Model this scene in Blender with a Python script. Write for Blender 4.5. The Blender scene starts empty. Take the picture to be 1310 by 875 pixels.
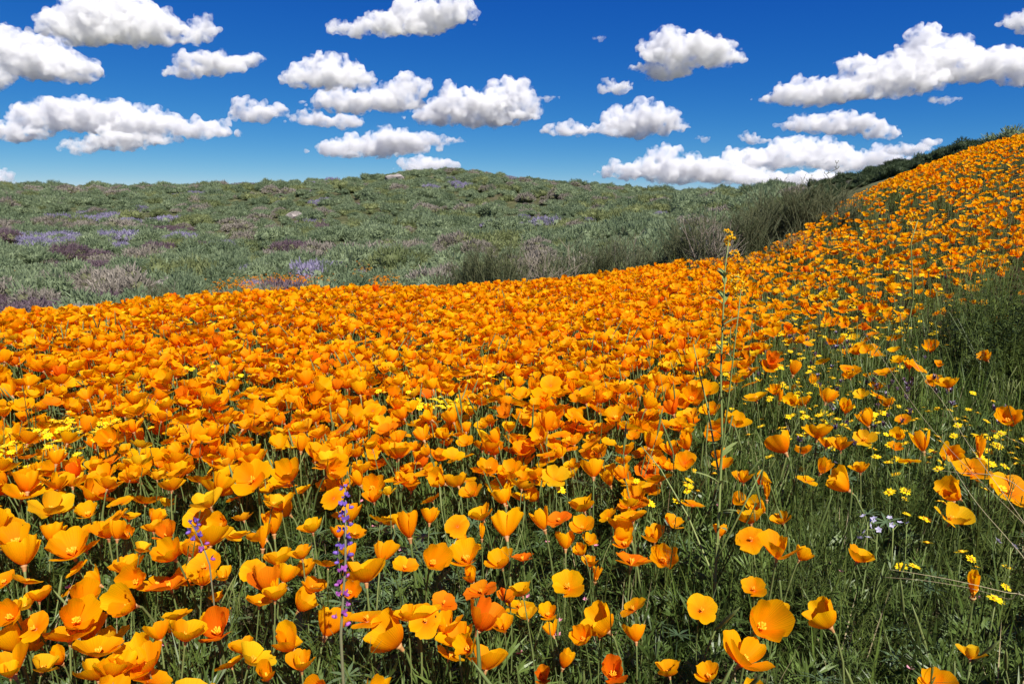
import bpy, bmesh, math, random
import numpy as np
from mathutils import Vector, Matrix, Euler

SC = bpy.context.scene
C = SC.collection
R = math.radians
PI = math.pi

# ------------------------------------------------------------------ camera
CAM_Z, PITCH, F, CX, CY = 0.85, R(11.0), 873.3, 655.0, 437.5   # photo pixels: 1310 x 875, 24 mm lens
cam_d = bpy.data.cameras.new('camera'); cam = bpy.data.objects.new('camera', cam_d); C.objects.link(cam)
cam.location = (0, 0, CAM_Z); cam.rotation_euler = (PI/2 - PITCH, 0, 0)
cam_d.lens = 24.0; cam_d.sensor_width = 36.0; cam_d.clip_start = 0.02; cam_d.clip_end = 30000.0
SC.camera = cam

# ------------------------------------------------------------------ sky and sun
SUN_EL, SUN_AZ = R(51), R(152)          # azimuth clockwise from the view direction: behind, to the right
W = bpy.data.worlds.new('World'); SC.world = W; W.use_nodes = True
wn, wl = W.node_tree.nodes, W.node_tree.links
wn.clear()
wo = wn.new('ShaderNodeOutputWorld'); wb = wn.new('ShaderNodeBackground'); ws = wn.new('ShaderNodeTexSky')
ws.sky_type = 'NISHITA'; ws.sun_disc = False
ws.sun_elevation = SUN_EL; ws.sun_rotation = SUN_AZ
ws.altitude = 5000; ws.air_density = 1.0; ws.dust_density = 0.0; ws.ozone_density = 8.0
# deep, saturated blue of the photograph: one colour curve per channel over the whole sky
sep, com = wn.new('ShaderNodeSeparateColor'), wn.new('ShaderNodeCombineColor')
wl.new(ws.outputs[0], sep.inputs[0])
for ch, (pw, mul) in enumerate(((2.3, 0.19), (1.26, 0.60), (0.51, 2.44))):
    a = wn.new('ShaderNodeMath'); a.operation = 'POWER'; a.inputs[1].default_value = pw; wl.new(sep.outputs[ch], a.inputs[0])
    b = wn.new('ShaderNodeMath'); b.operation = 'MULTIPLY'; b.inputs[1].default_value = mul; wl.new(a.outputs[0], b.inputs[0]); wl.new(b.outputs[0], com.inputs[ch])
wl.new(com.outputs[0], wb.inputs['Color'])
wb.inputs['Strength'].default_value = 0.0553
wl.new(wb.outputs[0], wo.inputs['Surface'])
sun_d = bpy.data.lights.new('sun', 'SUN'); sun = bpy.data.objects.new('sun', sun_d); C.objects.link(sun)
sun_d.energy = 5.0; sun_d.angle = R(0.5); sun_d.color = (1.0, 0.95, 0.87)
SUN_DIR = Vector((math.sin(SUN_AZ)*math.cos(SUN_EL), math.cos(SUN_AZ)*math.cos(SUN_EL), math.sin(SUN_EL)))
sun.rotation_euler = SUN_DIR.to_track_quat('Z', 'Y').to_euler()
SC.view_settings.view_transform = 'Standard'; SC.view_settings.look = 'None'
SC.view_settings.exposure = 0.8; SC.view_settings.gamma = 1.0; SC.view_settings.use_curve_mapping = False
cy = SC.cycles
cy.max_bounces = 14; cy.diffuse_bounces = 4; cy.glossy_bounces = 2; cy.transmission_bounces = 4
cy.transparent_max_bounces = 6; cy.volume_bounces = 14; cy.caustics_reflective = False; cy.caustics_refractive = False
cy.use_denoising = True

# ------------------------------------------------------------------ pixel <-> world
cp, sp_ = math.cos(PITCH), math.sin(PITCH)
def unproj(px, py, D):
    """point at forward distance D along the ray of photo pixel (px, py)"""
    a, b = (px-CX)/F, (CY-py)/F
    return np.array([a*D, D*(cp + b*sp_), CAM_Z + D*(b*cp - sp_)])
def proj(P):
    P = np.atleast_2d(P); x, y, z = P[:, 0], P[:, 1], P[:, 2]-CAM_Z
    d = y*cp - z*sp_; u = y*sp_ + z*cp
    d = np.where(d < 0.02, 0.02, d)
    return CX + F*x/d, CY - F*u/d, d

# ------------------------------------------------------------------ terrain height
def tz(px, py, r):
    az = math.atan((px-CX)*cp/F)
    return CAM_Z + r*math.cos(az)*math.tan(math.atan((CY-py)/F)-PITCH)
# per column: (horizontal distance, ground height)
def col(px, near, far):
    L = [(0.0, 0.0)] + list(near) + [(r, tz(px, py, r)) for r, py in far]
    h = L[-1][1]
    L += [(far[-1][0]*1.5, h-6), (far[-1][0]*3, h-16), (6000, -60)]
    return math.atan((px-CX)*cp/F), L
COLS = [
 col(-500, [(2.5,0),(4.0,0.06),(6.0,-0.35),(12,-1.6)], [(30,392),(48,330),(80,275),(122,240)]),
 col(0,    [(2.5,0),(4.2,0.09),(6.5,-0.35),(13,-1.7)], [(28,388),(45,328),(76,273),(118,234)]),
 col(220,  [(2.5,0),(4.8,0.04),(7,-0.35),(13,-1.6)],   [(26,378),(43,328),(74,272),(115,233)]),
 col(440,  [(2.5,0),(5.2,0.02),(7.5,-0.38),(14,-1.6)],[(25,370),(42,326),(72,266),(110,227)]),
 col(580,  [(2.5,0),(5.6,-0.05),(8,-0.36),(14,-1.5)],  [(24,362),(41,318),(70,256),(108,210)]),
 col(700,  [(2.5,0),(6.2,-0.06),(8.5,-0.30),(14,-1.3)],[(24,352),(41,312),(70,260),(106,227)]),
 col(850,  [(2.5,0),(7.0,0.02),(9.5,-0.06),(14,-0.6)], [(24,340),(42,302),(70,264),(100,239)]),
 col(950,  [(2.5,0),(5,0.03),(8.0,0.07),(12,0.0)],     [(24,315),(42,283),(62,256),(85,244)]),
 col(1040, [(2.5,0),(5,0.08),(7.5,0.30),(10,0.50),(13,0.45)], [(25,275),(45,250),(65,235)]),
 col(1150, [(2.5,0),(4.5,0.12),(6.8,0.38),(10.5,1.06),(13,1.12)], [(30,226),(52,203)]),
 col(1230, [(2.5,0),(4.5,0.14),(6.8,0.45),(11,1.38),(13,1.45)], [(30,202),(50,183)]),
 col(1310, [(2.5,0),(4.5,0.16),(6.8,0.52),(11.5,1.66),(14,1.75)], [(30,181),(50,164)]),
 col(1800, [(2.5,0),(4.5,0.2),(6.8,0.6),(12,2.0),(15,2.2)], [(30,130),(50,120)]),
]
NA, NR = 721, 420
AZ = np.linspace(-PI, PI, NA); LR = np.linspace(math.log(0.15), math.log(5000), NR); RR = np.exp(LR)
ca = np.array([c[0] for c in COLS]); prof = np.array([np.interp(RR, *zip(*c[1])) for c in COLS])
azc = np.clip(AZ, ca[0], ca[-1])
Z = np.empty((NA, NR))
for j in range(NR): Z[:, j] = np.interp(azc, ca, prof[:, j])
back = np.clip((np.abs(AZ)-1.0)/1.2, 0, 1)[:, None]
back = back*back*(3-2*back)
Z = Z*(1-back) + (-0.3*np.clip(RR-3, 0, 60)**0.6)[None, :]*back
def gsm(A, s, ax):
    k = np.arange(-4*s, 4*s+1); g = np.exp(-k*k/(2.0*s*s)); g /= g.sum()
    pad = [(0, 0), (0, 0)]; pad[ax] = (4*s, 4*s)
    return np.apply_along_axis(lambda v: np.convolve(v, g, 'valid'), ax, np.pad(A, pad, mode='edge'))
Z = gsm(gsm(Z, 4, 1), 4, 0)
def vnoise(x, y, seed):
    """cheap smooth value noise in the plane"""
    x0, y0 = np.floor(x), np.floor(y); fx, fy = x-x0, y-y0
    fx, fy = fx*fx*(3-2*fx), fy*fy*(3-2*fy)
    def h(a, b):
        v = np.sin(a*127.1 + b*311.7 + seed*74.7)*43758.5453
        return v-np.floor(v)
    return ((h(x0, y0)*(1-fx)+h(x0+1, y0)*fx)*(1-fy) + (h(x0, y0+1)*(1-fx)+h(x0+1, y0+1)*fx)*fy)*2-1
def height(x, y):
    x, y = np.asarray(x, float), np.asarray(y, float)
    r = np.hypot(x, y); az = np.arctan2(x, y)
    fa = np.clip((az+PI)/(2*PI)*(NA-1), 0, NA-1.001); fr = np.clip((np.log(np.maximum(r, 0.15))-LR[0])/(LR[1]-LR[0]), 0, NR-1.001)
    i, j = fa.astype(int), fr.astype(int); a, b = fa-i, fr-j
    z = Z[i, j]*(1-a)*(1-b)+Z[i+1, j]*a*(1-b)+Z[i, j+1]*(1-a)*b+Z[i+1, j+1]*a*b
    far = np.clip((r-20)/25, 0, 1)
    z = z + far*(0.5*vnoise(x/16, y/16, 1)+0.35*vnoise(x/6, y/6, 2)) + 0.015*vnoise(x/0.5, y/0.5, 3)*np.clip(r, 0, 1)
    return z

# ------------------------------------------------------------------ materials
def mat(name, build):
    m = bpy.data.materials.new(name); m.use_nodes = True
    nt = m.node_tree; nt.nodes.clear()
    out = nt.nodes.new('ShaderNodeOutputMaterial'); build(nt, nt.nodes, nt.links, out); return m
def ramp(n, stops, interp='LINEAR'):
    r = n.new('ShaderNodeValToRGB'); r.color_ramp.interpolation = interp
    e = r.color_ramp.elements
    while len(e) < len(stops): e.new(0.5)
    for k, (p, c) in enumerate(stops): e[k].position = p; e[k].color = (*c, 1)
    return r
def noise(n, l, scale, detail=3, vec=None, rough=0.55):
    t = n.new('ShaderNodeTexNoise'); t.inputs['Scale'].default_value = scale; t.inputs['Detail'].default_value = detail
    t.inputs['Roughness'].default_value = rough
    if vec is not None: l.new(vec, t.inputs['Vector'])
    return t
def mixc(n, l, fac, a, b, mode='MIX'):
    m = n.new('ShaderNodeMix'); m.data_type = 'RGBA'; m.blend_type = mode
    for sock, v in ((m.inputs['Factor'], fac), (m.inputs['A'] if False else m.inputs[6], a), (m.inputs[7], b)):
        if hasattr(v, 'is_linked') or hasattr(v, 'links'): l.new(v, sock)
        elif isinstance(v, (int, float)): sock.default_value = v
        else: sock.default_value = (*v, 1)
    return m.outputs[2]
def leafy(name, c_lo, c_hi, trans=0.3, rough=0.5, nscale=3.0, spec=0.25, tcol=None):
    """leaf-like surface: per-plant and per-place variation, some light let through"""
    def b(nt, n, l, out):
        oi = n.new('ShaderNodeObjectInfo'); g = n.new('ShaderNodeNewGeometry')
        t = noise(n, l, nscale, 2, g.outputs['Position'])
        add = n.new('ShaderNodeMath'); add.operation = 'MULTIPLY_ADD'
        l.new(oi.outputs['Random'], add.inputs[0]); add.inputs[1].default_value = 0.6
        s = n.new('ShaderNodeMath'); s.operation = 'MULTIPLY_ADD'; l.new(t.outputs[0], s.inputs[0]); s.inputs[1].default_value = 1.2; s.inputs[2].default_value = -0.35
        l.new(s.outputs[0], add.inputs[2])
        cr = ramp(n, [(0, c_lo), (1, c_hi)]); l.new(add.outputs[0], cr.inputs[0])
        p = n.new('ShaderNodeBsdfPrincipled'); p.inputs['Roughness'].default_value = rough
        p.inputs['Specular IOR Level'].default_value = spec
        l.new(cr.outputs[0], p.inputs['Base Color'])
        if trans > 0:
            tr = n.new('ShaderNodeBsdfTranslucent'); l.new(cr.outputs[0], tr.inputs['Color'])
            if tcol: tr.inputs['Color'].default_value = (*tcol, 1); l.remove(tr.inputs['Color'].links[0])
            mx = n.new('ShaderNodeMixShader'); mx.inputs[0].default_value = trans
            l.new(p.outputs[0], mx.inputs[1]); l.new(tr.outputs[0], mx.inputs[2]); l.new(mx.outputs[0], out.inputs['Surface'])
        else: l.new(p.outputs[0], out.inputs['Surface'])
    return mat(name, b)
def petal_mat(name, base, mid, tip):
    def b(nt, n, l, out):
        at = n.new('ShaderNodeAttribute'); at.attribute_name = 'tip'
        oi = n.new('ShaderNodeObjectInfo')
        cr = ramp(n, [(0.0, base), (0.35, mid), (1.0, tip)]); l.new(at.outputs['Fac'], cr.inputs[0])
        st = n.new('ShaderNodeAttribute'); st.attribute_name = 'across'
        w = n.new('ShaderNodeTexNoise'); w.noise_dimensions = '1D'; w.inputs['Scale'].default_value = 24.0; w.inputs['Detail'].default_value = 2
        l.new(st.outputs['Fac'], w.inputs['W'])
        hv = n.new('ShaderNodeHueSaturation')
        ma = n.new('ShaderNodeMapRange'); ma.inputs['To Min'].default_value = 0.484; ma.inputs['To Max'].default_value = 0.510
        l.new(oi.outputs['Random'], ma.inputs[0]); l.new(ma.outputs[0], hv.inputs['Hue'])
        mv = n.new('ShaderNodeMapRange'); mv.inputs['From Min'].default_value = 0.3; mv.inputs['From Max'].default_value = 0.7
        mv.inputs['To Min'].default_value = 0.82; mv.inputs['To Max'].default_value = 1.08
        l.new(w.outputs[0], mv.inputs[0]); l.new(mv.outputs[0], hv.inputs['Value'])
        l.new(cr.outputs[0], hv.inputs['Color'])
        p = n.new('ShaderNodeBsdfPrincipled'); p.inputs['Roughness'].default_value = 0.5; p.inputs['Specular IOR Level'].default_value = 0.07
        l.new(hv.outputs[0], p.inputs['Base Color'])
        bp = n.new('ShaderNodeBump'); bp.inputs['Strength'].default_value = 0.35; bp.inputs['Distance'].default_value = 0.0012
        cn = noise(n, l, 160.0, 3); hm = n.new('ShaderNodeMath'); hm.operation = 'ADD'; l.new(w.outputs[0], hm.inputs[0]); l.new(cn.outputs[0], hm.inputs[1]); l.new(hm.outputs[0], bp.inputs['Height']); l.new(bp.outputs[0], p.inputs['Normal'])
        tr = n.new('ShaderNodeBsdfTranslucent'); l.new(hv.outputs[0], tr.inputs['Color'])
        mx = n.new('ShaderNodeMixShader'); mx.inputs[0].default_value = 0.54
        l.new(p.outputs[0], mx.inputs[1]); l.new(tr.outputs[0], mx.inputs[2]); l.new(mx.outputs[0], out.inputs['Surface'])
    return mat(name, b)

M = {}
M['petal'] = petal_mat('petal_orange', (0.93, 0.215, 0.001), (0.97, 0.345, 0.001), (0.98, 0.50, 0.002))
M['petal_gold'] = petal_mat('petal_golden', (0.90, 0.32, 0.002), (0.94, 0.47, 0.005), (0.95, 0.58, 0.010))
M['petal_deep'] = petal_mat('petal_deep', (0.78, 0.15, 0.002), (0.88, 0.22, 0.003), (0.92, 0.28, 0.004))
M['stamen'] = leafy('stamen', (0.80, 0.26, 0.005), (0.88, 0.36, 0.01), 0)
M['stem'] = leafy('poppy_stem', (0.07, 0.11, 0.025), (0.16, 0.19, 0.06), 0.1, 0.55)
M['calyx'] = leafy('calyx', (0.34, 0.15, 0.06), (0.40, 0.22, 0.08), 0)
M['feather'] = leafy('feathery_leaf', (0.025, 0.050, 0.010), (0.135, 0.20, 0.045), 0.3, 0.42, 5, 0.35)
M['bluegreen'] = leafy('palmate_leaf', (0.05, 0.09, 0.04), (0.11, 0.17, 0.075), 0.25, 0.42, 5, 0.35)
M['grass'] = leafy('grass_blade', (0.04, 0.078, 0.012), (0.145, 0.21, 0.04), 0.35, 0.45, 4, 0.3)
M['moss'] = leafy('low_leaf', (0.022, 0.040, 0.008), (0.13, 0.175, 0.034), 0.3, 0.5, 6, 0.3)
M['straw'] = leafy('straw', (0.28, 0.22, 0.11), (0.45, 0.38, 0.22), 0.1, 0.6)
M['yellow'] = leafy('daisy_ray', (0.85, 0.55, 0.005), (0.92, 0.70, 0.01), 0.3, 0.5, 3, 0.15)
M['disc'] = leafy('daisy_disc', (0.7, 0.34, 0.005), (0.8, 0.42, 0.01), 0)
M['fiddle'] = leafy('coil_flower', (0.85, 0.42, 0.003), (0.92, 0.60, 0.01), 0.3)
M['hairy'] = leafy('hairy_stem', (0.12, 0.17, 0.04), (0.24, 0.28, 0.09), 0.1, 0.6)
M['lupine'] = leafy('lupine_floret', (0.07, 0.035, 0.28), (0.24, 0.13, 0.50), 0.25, 0.5, 60)
M['lupine_low'] = leafy('lupine_floret_pink', (0.22, 0.04, 0.26), (0.42, 0.12, 0.44), 0.25, 0.5, 60)
M['lupstem'] = leafy('lupine_stem', (0.10, 0.08, 0.06), (0.16, 0.16, 0.08), 0)
M['clover'] = leafy('clover_bract', (0.045, 0.015, 0.035), (0.15, 0.07, 0.13), 0.2)
M['pale'] = leafy('lavender_floret', (0.40, 0.37, 0.56), (0.58, 0.55, 0.68), 0.3)
M['pink'] = leafy('pink_petal', (0.70, 0.22, 0.34), (0.80, 0.40, 0.48), 0.3)
M['twig'] = leafy('dead_twig', (0.15, 0.125, 0.095), (0.27, 0.23, 0.185), 0, 0.8)
M['bark'] = leafy('shrub_branch', (0.06, 0.065, 0.03), (0.12, 0.125, 0.06), 0, 0.8)
M['broom'] = leafy('upright_leaf', (0.035, 0.046, 0.02), (0.095, 0.112, 0.046), 0.25, 0.55, 1.5)
M['broom_grey'] = leafy('upright_leaf_grey', (0.06, 0.072, 0.038), (0.135, 0.148, 0.08), 0.2, 0.6, 1.5)
M['sage'] = leafy('sage_leaf', (0.105, 0.15, 0.075), (0.265, 0.325, 0.18), 0.42, 0.6, 0.5)
M['olive'] = leafy('olive_leaf', (0.115, 0.145, 0.055), (0.25, 0.28, 0.115), 0.42, 0.6, 0.5)
M['greybrown'] = leafy('greybrown_leaf', (0.15, 0.13, 0.105), (0.26, 0.23, 0.19), 0.1, 0.7, 0.5)
M['purple'] = leafy('purple_bloom', (0.20, 0.175, 0.27), (0.38, 0.34, 0.47), 0.42, 0.6, 0.5)
M['plum'] = leafy('plum_bloom', (0.13, 0.085, 0.10), (0.21, 0.15, 0.17), 0.42, 0.6, 0.5)
M['dark_sage'] = leafy('dark_shrub_leaf', (0.030, 0.050, 0.022), (0.075, 0.105, 0.045), 0.42, 0.6, 0.5)

def ground_mat(nt, n, l, out):
    g = n.new('ShaderNodeNewGeometry'); pos = g.outputs['Position']
    n1 = noise(n, l, 9.0, 6, pos, 0.65); soil = ramp(n, [(0.3, (0.030, 0.022, 0.014)), (0.55, (0.060, 0.050, 0.026)), (0.75, (0.055, 0.075, 0.022))]); l.new(n1.outputs[0], soil.inputs[0])
    n2 = noise(n, l, 0.10, 5, pos, 0.6)
    n3 = noise(n, l, 2.2, 6, pos, 0.75)
    hill = ramp(n, [(0.30, (0.11, 0.08, 0.06)), (0.42, (0.10, 0.095, 0.05)), (0.55, (0.09, 0.10, 0.045)), (0.70, (0.20, 0.20, 0.10))]); l.new(n2.outputs[0], hill.inputs[0])
    dk = ramp(n, [(0.35, (0.30, 0.30, 0.26)), (0.62, (1, 1, 1))]); l.new(n3.outputs[0], dk.inputs[0])
    hc = mixc(n, l, 1.0, hill.outputs[0], dk.outputs[0], 'MULTIPLY')
    n4 = noise(n, l, 0.16, 4, pos, 0.6); n4.noise_dimensions = '4D'; n4.inputs['W'].default_value = 3.3
    pm = ramp(n, [(0.60, (0, 0, 0)), (0.70, (1, 1, 1))]); l.new(n4.outputs[0], pm.inputs[0])
    hc2 = mixc(n, l, pm.outputs[0], hc, (0.17, 0.12, 0.20))
    ln = n.new('ShaderNodeVectorMath'); ln.operation = 'LENGTH'; l.new(pos, ln.inputs[0])
    mr = n.new('ShaderNodeMapRange'); mr.inputs['From Min'].default_value = 9; mr.inputs['From Max'].default_value = 16; l.new(ln.outputs['Value'], mr.inputs[0])
    c = mixc(n, l, mr.outputs[0], soil.outputs[0], hc2)
    p = n.new('ShaderNodeBsdfPrincipled'); p.inputs['Roughness'].default_value = 0.95; p.inputs['Specular IOR Level'].default_value = 0.05
    l.new(c, p.inputs['Base Color'])
    bp = n.new('ShaderNodeBump'); bp.inputs['Strength'].default_value = 0.8; bp.inputs['Distance'].default_value = 0.02
    l.new(n1.outputs[0], bp.inputs['Height']); l.new(bp.outputs[0], p.inputs['Normal'])
    l.new(p.outputs[0], out.inputs['Surface'])
M['ground'] = mat('ground', ground_mat)
def cloud_mat(density, k):
    """vapour torn by fractal noise, k = metres per photo pixel at the cloud's distance"""
    def b(nt, n, l, out):
        tc = n.new('ShaderNodeTexCoord')
        t = noise(n, l, 1/(15*k), 4, tc.outputs['Object'], 0.62)
        mr = n.new('ShaderNodeMapRange'); mr.inputs['From Min'].default_value = 0.43; mr.inputs['From Max'].default_value = 0.60
        mr.inputs['To Min'].default_value = 0.0; mr.inputs['To Max'].default_value = 1.6*density
        l.new(t.outputs[0], mr.inputs[0])
        v = n.new('ShaderNodeVolumeScatter'); l.new(mr.outputs[0], v.inputs['Density'])
        v.inputs['Color'].default_value = (1, 1, 1, 1); v.inputs['Anisotropy'].default_value = 0.0
        ab = n.new('ShaderNodeVolumeAbsorption'); ab.inputs['Color'].default_value = (.0, .0, .0, 1)
        am = n.new('ShaderNodeMath'); am.operation = 'MULTIPLY'; am.inputs[1].default_value = 0.07; l.new(mr.outputs[0], am.inputs[0]); l.new(am.outputs[0], ab.inputs['Density'])
        ad = n.new('ShaderNodeAddShader'); l.new(v.outputs[0], ad.inputs[0]); l.new(ab.outputs[0], ad.inputs[1]); l.new(ad.outputs[0], out.inputs['Volume'])
    m = mat('cloud_vapour', b)
    try: m.cycles.volume_step_rate = 0.25
    except Exception: pass
    return m

# ------------------------------------------------------------------ mesh helpers
class MB:
    def __init__(s): s.v, s.f, s.tip, s.acr, s.mi = [], [], [], [], []
    def add(s, verts, faces, tip=None, acr=None, mi=0):
        o = len(s.v); s.v += [tuple(p) for p in verts]; s.f += [tuple(i+o for i in f) for f in faces]
        s.tip += list(tip) if tip is not None else [0.5]*len(verts)
        s.acr += list(acr) if acr is not None else [0.0]*len(verts)
        s.mi += [mi]*len(faces)
    def merge(s, m, mi=None):
        o = len(s.v); s.v += m.v; s.f += [tuple(i+o for i in f) for f in m.f]; s.tip += m.tip; s.acr += m.acr
        s.mi += m.mi if mi is None else [mi]*len(m.f)
    def xf(s, mtx):
        s.v = [tuple(mtx @ Vector(p)) for p in s.v]; return s
    def mesh(s, name, mats, smooth=True):
        me = bpy.data.meshes.new(name); me.from_pydata(s.v, [], s.f)
        for m in (mats if isinstance(mats, (list, tuple)) else [mats]): me.materials.append(m)
        if smooth: me.polygons.foreach_set('use_smooth', [True]*len(s.f))
        if len(me.materials) > 1: me.polygons.foreach_set('material_index', s.mi)
        for nm, d in (('tip', s.tip), ('across', s.acr)):
            a = me.attributes.new(nm, 'FLOAT', 'POINT'); a.data.foreach_set('value', d)
        me.update(); return me
def tube(mb, pts, radii, n=5, cap=True, mi=0):
    P = [Vector(p) for p in pts]; vs, fs = [], []
    for i, p in enumerate(P):
        t = (P[min(i+1, len(P)-1)]-P[max(i-1, 0)]).normalized()
        a = t.cross(Vector((0.31, 0.93, 0.17))).normalized(); b = t.cross(a)
        for k in range(n):
            w = 2*PI*k/n; vs.append(p+(a*math.cos(w)+b*math.sin(w))*radii[i])
    for i in range(len(P)-1):
        for k in range(n): fs.append((i*n+k, i*n+(k+1) % n, (i+1)*n+(k+1) % n, (i+1)*n+k))
    if cap: fs.append(tuple(range((len(P)-1)*n, len(P)*n)))
    mb.add(vs, fs, mi=mi)
def blade(mb, p0, d, up, L, w, bend=0.3, seg=3, mi=0):
    """a narrow leaf from p0 along d, bending towards -up"""
    d = Vector(d).normalized(); up = Vector(up); side = d.cross(up)
    if side.length < 1e-4: side = Vector((1, 0, 0))
    side.normalize(); nrm = side.cross(d).normalized(); p0 = Vector(p0)
    vs, fs = [], []
    for i in range(seg+1):
        u = i/seg; c = p0+d*(L*u)-nrm*(bend*L*u*u); ww = w*(0.35+1.6*u*(1-u)*2*0.8)*(1 if i < seg else 0.15)
        vs += [c-side*ww/2, c+side*ww/2]
    for i in range(seg): fs.append((2*i, 2*i+1, 2*i+3, 2*i+2))
    mb.add(vs, fs, mi=mi)
def obj(name, me, parent=None, loc=None):
    o = bpy.data.objects.new(name, me); C.objects.link(o)
    if parent is not None: o.parent = parent
    if loc is not None: o.location = loc
    return o
def empty(name, loc, rot=(0, 0, 0), s=1.0):
    o = bpy.data.objects.new(name, None); C.objects.link(o); o.location = loc; o.rotation_euler = rot; o.scale = (s, s, s)
    o.empty_display_size = 0.05; return o
def tag(o, label, cat, group=None):
    o['label'] = label; o['category'] = cat
    if group: o['group'] = group
    return o
def scatter(name, meshes, P, Rt, S, I, label, cat):
    """one 'stuff' object: geometry-node copies of the prototype meshes on points"""
    coll = bpy.data.collections.new(name+'_source')
    for k, me in enumerate(meshes): coll.objects.link(bpy.data.objects.new('%s_source_%02d' % (name, k), me))
    n = len(P); me = bpy.data.meshes.new(name); me.vertices.add(n)
    me.vertices.foreach_set('co', np.asarray(P, np.float32).ravel())
    for nm, ty, key, d in (('rot', 'FLOAT_VECTOR', 'vector', Rt), ('scl', 'FLOAT_VECTOR', 'vector', S), ('pick', 'INT', 'value', I)):
        a = me.attributes.new(nm, ty, 'POINT'); a.data.foreach_set(key, np.asarray(d, np.int32 if ty == 'INT' else np.float32).ravel())
    o = obj(name, me); o['kind'] = 'stuff'; o['label'] = label; o['category'] = cat
    ng = bpy.data.node_groups.new(name, 'GeometryNodeTree')
    ng.interface.new_socket('Geometry', in_out='INPUT', socket_type='NodeSocketGeometry')
    ng.interface.new_socket('Geometry', in_out='OUTPUT', socket_type='NodeSocketGeometry')
    n_, l_ = ng.nodes, ng.links
    gi, go = n_.new('NodeGroupInput'), n_.new('NodeGroupOutput')
    ip = n_.new('GeometryNodeInstanceOnPoints'); ci = n_.new('GeometryNodeCollectionInfo')
    ci.inputs['Collection'].default_value = coll; ci.inputs['Separate Children'].default_value = True; ci.inputs['Reset Children'].default_value = True
    ip.inputs['Pick Instance'].default_value = True
    def na(nm, ty):
        a = n_.new('GeometryNodeInputNamedAttribute'); a.data_type = ty; a.inputs['Name'].default_value = nm; return a.outputs['Attribute']
    l_.new(gi.outputs[0], ip.inputs['Points']); l_.new(ci.outputs[0], ip.inputs['Instance'])
    l_.new(na('pick', 'INT'), ip.inputs['Instance Index']); l_.new(na('rot', 'FLOAT_VECTOR'), ip.inputs['Rotation']); l_.new(na('scl', 'FLOAT_VECTOR'), ip.inputs['Scale'])
    l_.new(ip.outputs[0], go.inputs[0])
    md = o.modifiers.new('copies', 'NODES'); md.node_group = ng
    return o

# ------------------------------------------------------------------ ground
def build_ground():
    az = np.concatenate([np.linspace(-PI, -1.0, 60, endpoint=False), np.linspace(-1.0, 1.0, 321), np.linspace(1.0, PI, 61)[1:-1]])
    rr = np.concatenate([[0.12], np.exp(np.linspace(math.log(0.25), math.log(5000), 300))])
    A, Rg = np.meshgrid(az, rr, indexing='ij')
    X, Y = Rg*np.sin(A), Rg*np.cos(A); Zz = height(X, Y)
    na, nr = A.shape
    v = np.stack([X, Y, Zz], -1).reshape(-1, 3)
    i, j = np.meshgrid(np.arange(na), np.arange(nr-1), indexing='ij'); i2 = (i+1) % na
    f = np.stack([i*nr+j, i*nr+j+1, i2*nr+j+1, i2*nr+j], -1).reshape(-1, 4)
    me = bpy.data.meshes.new('ground'); me.from_pydata(v.tolist(), [], f.tolist()+[[k*nr for k in range(na)]])
    me.polygons.foreach_set('use_smooth', [True]*len(me.polygons)); me.materials.append(M['ground'])
    o = obj('ground', me); o['kind'] = 'structure'
build_ground()

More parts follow.
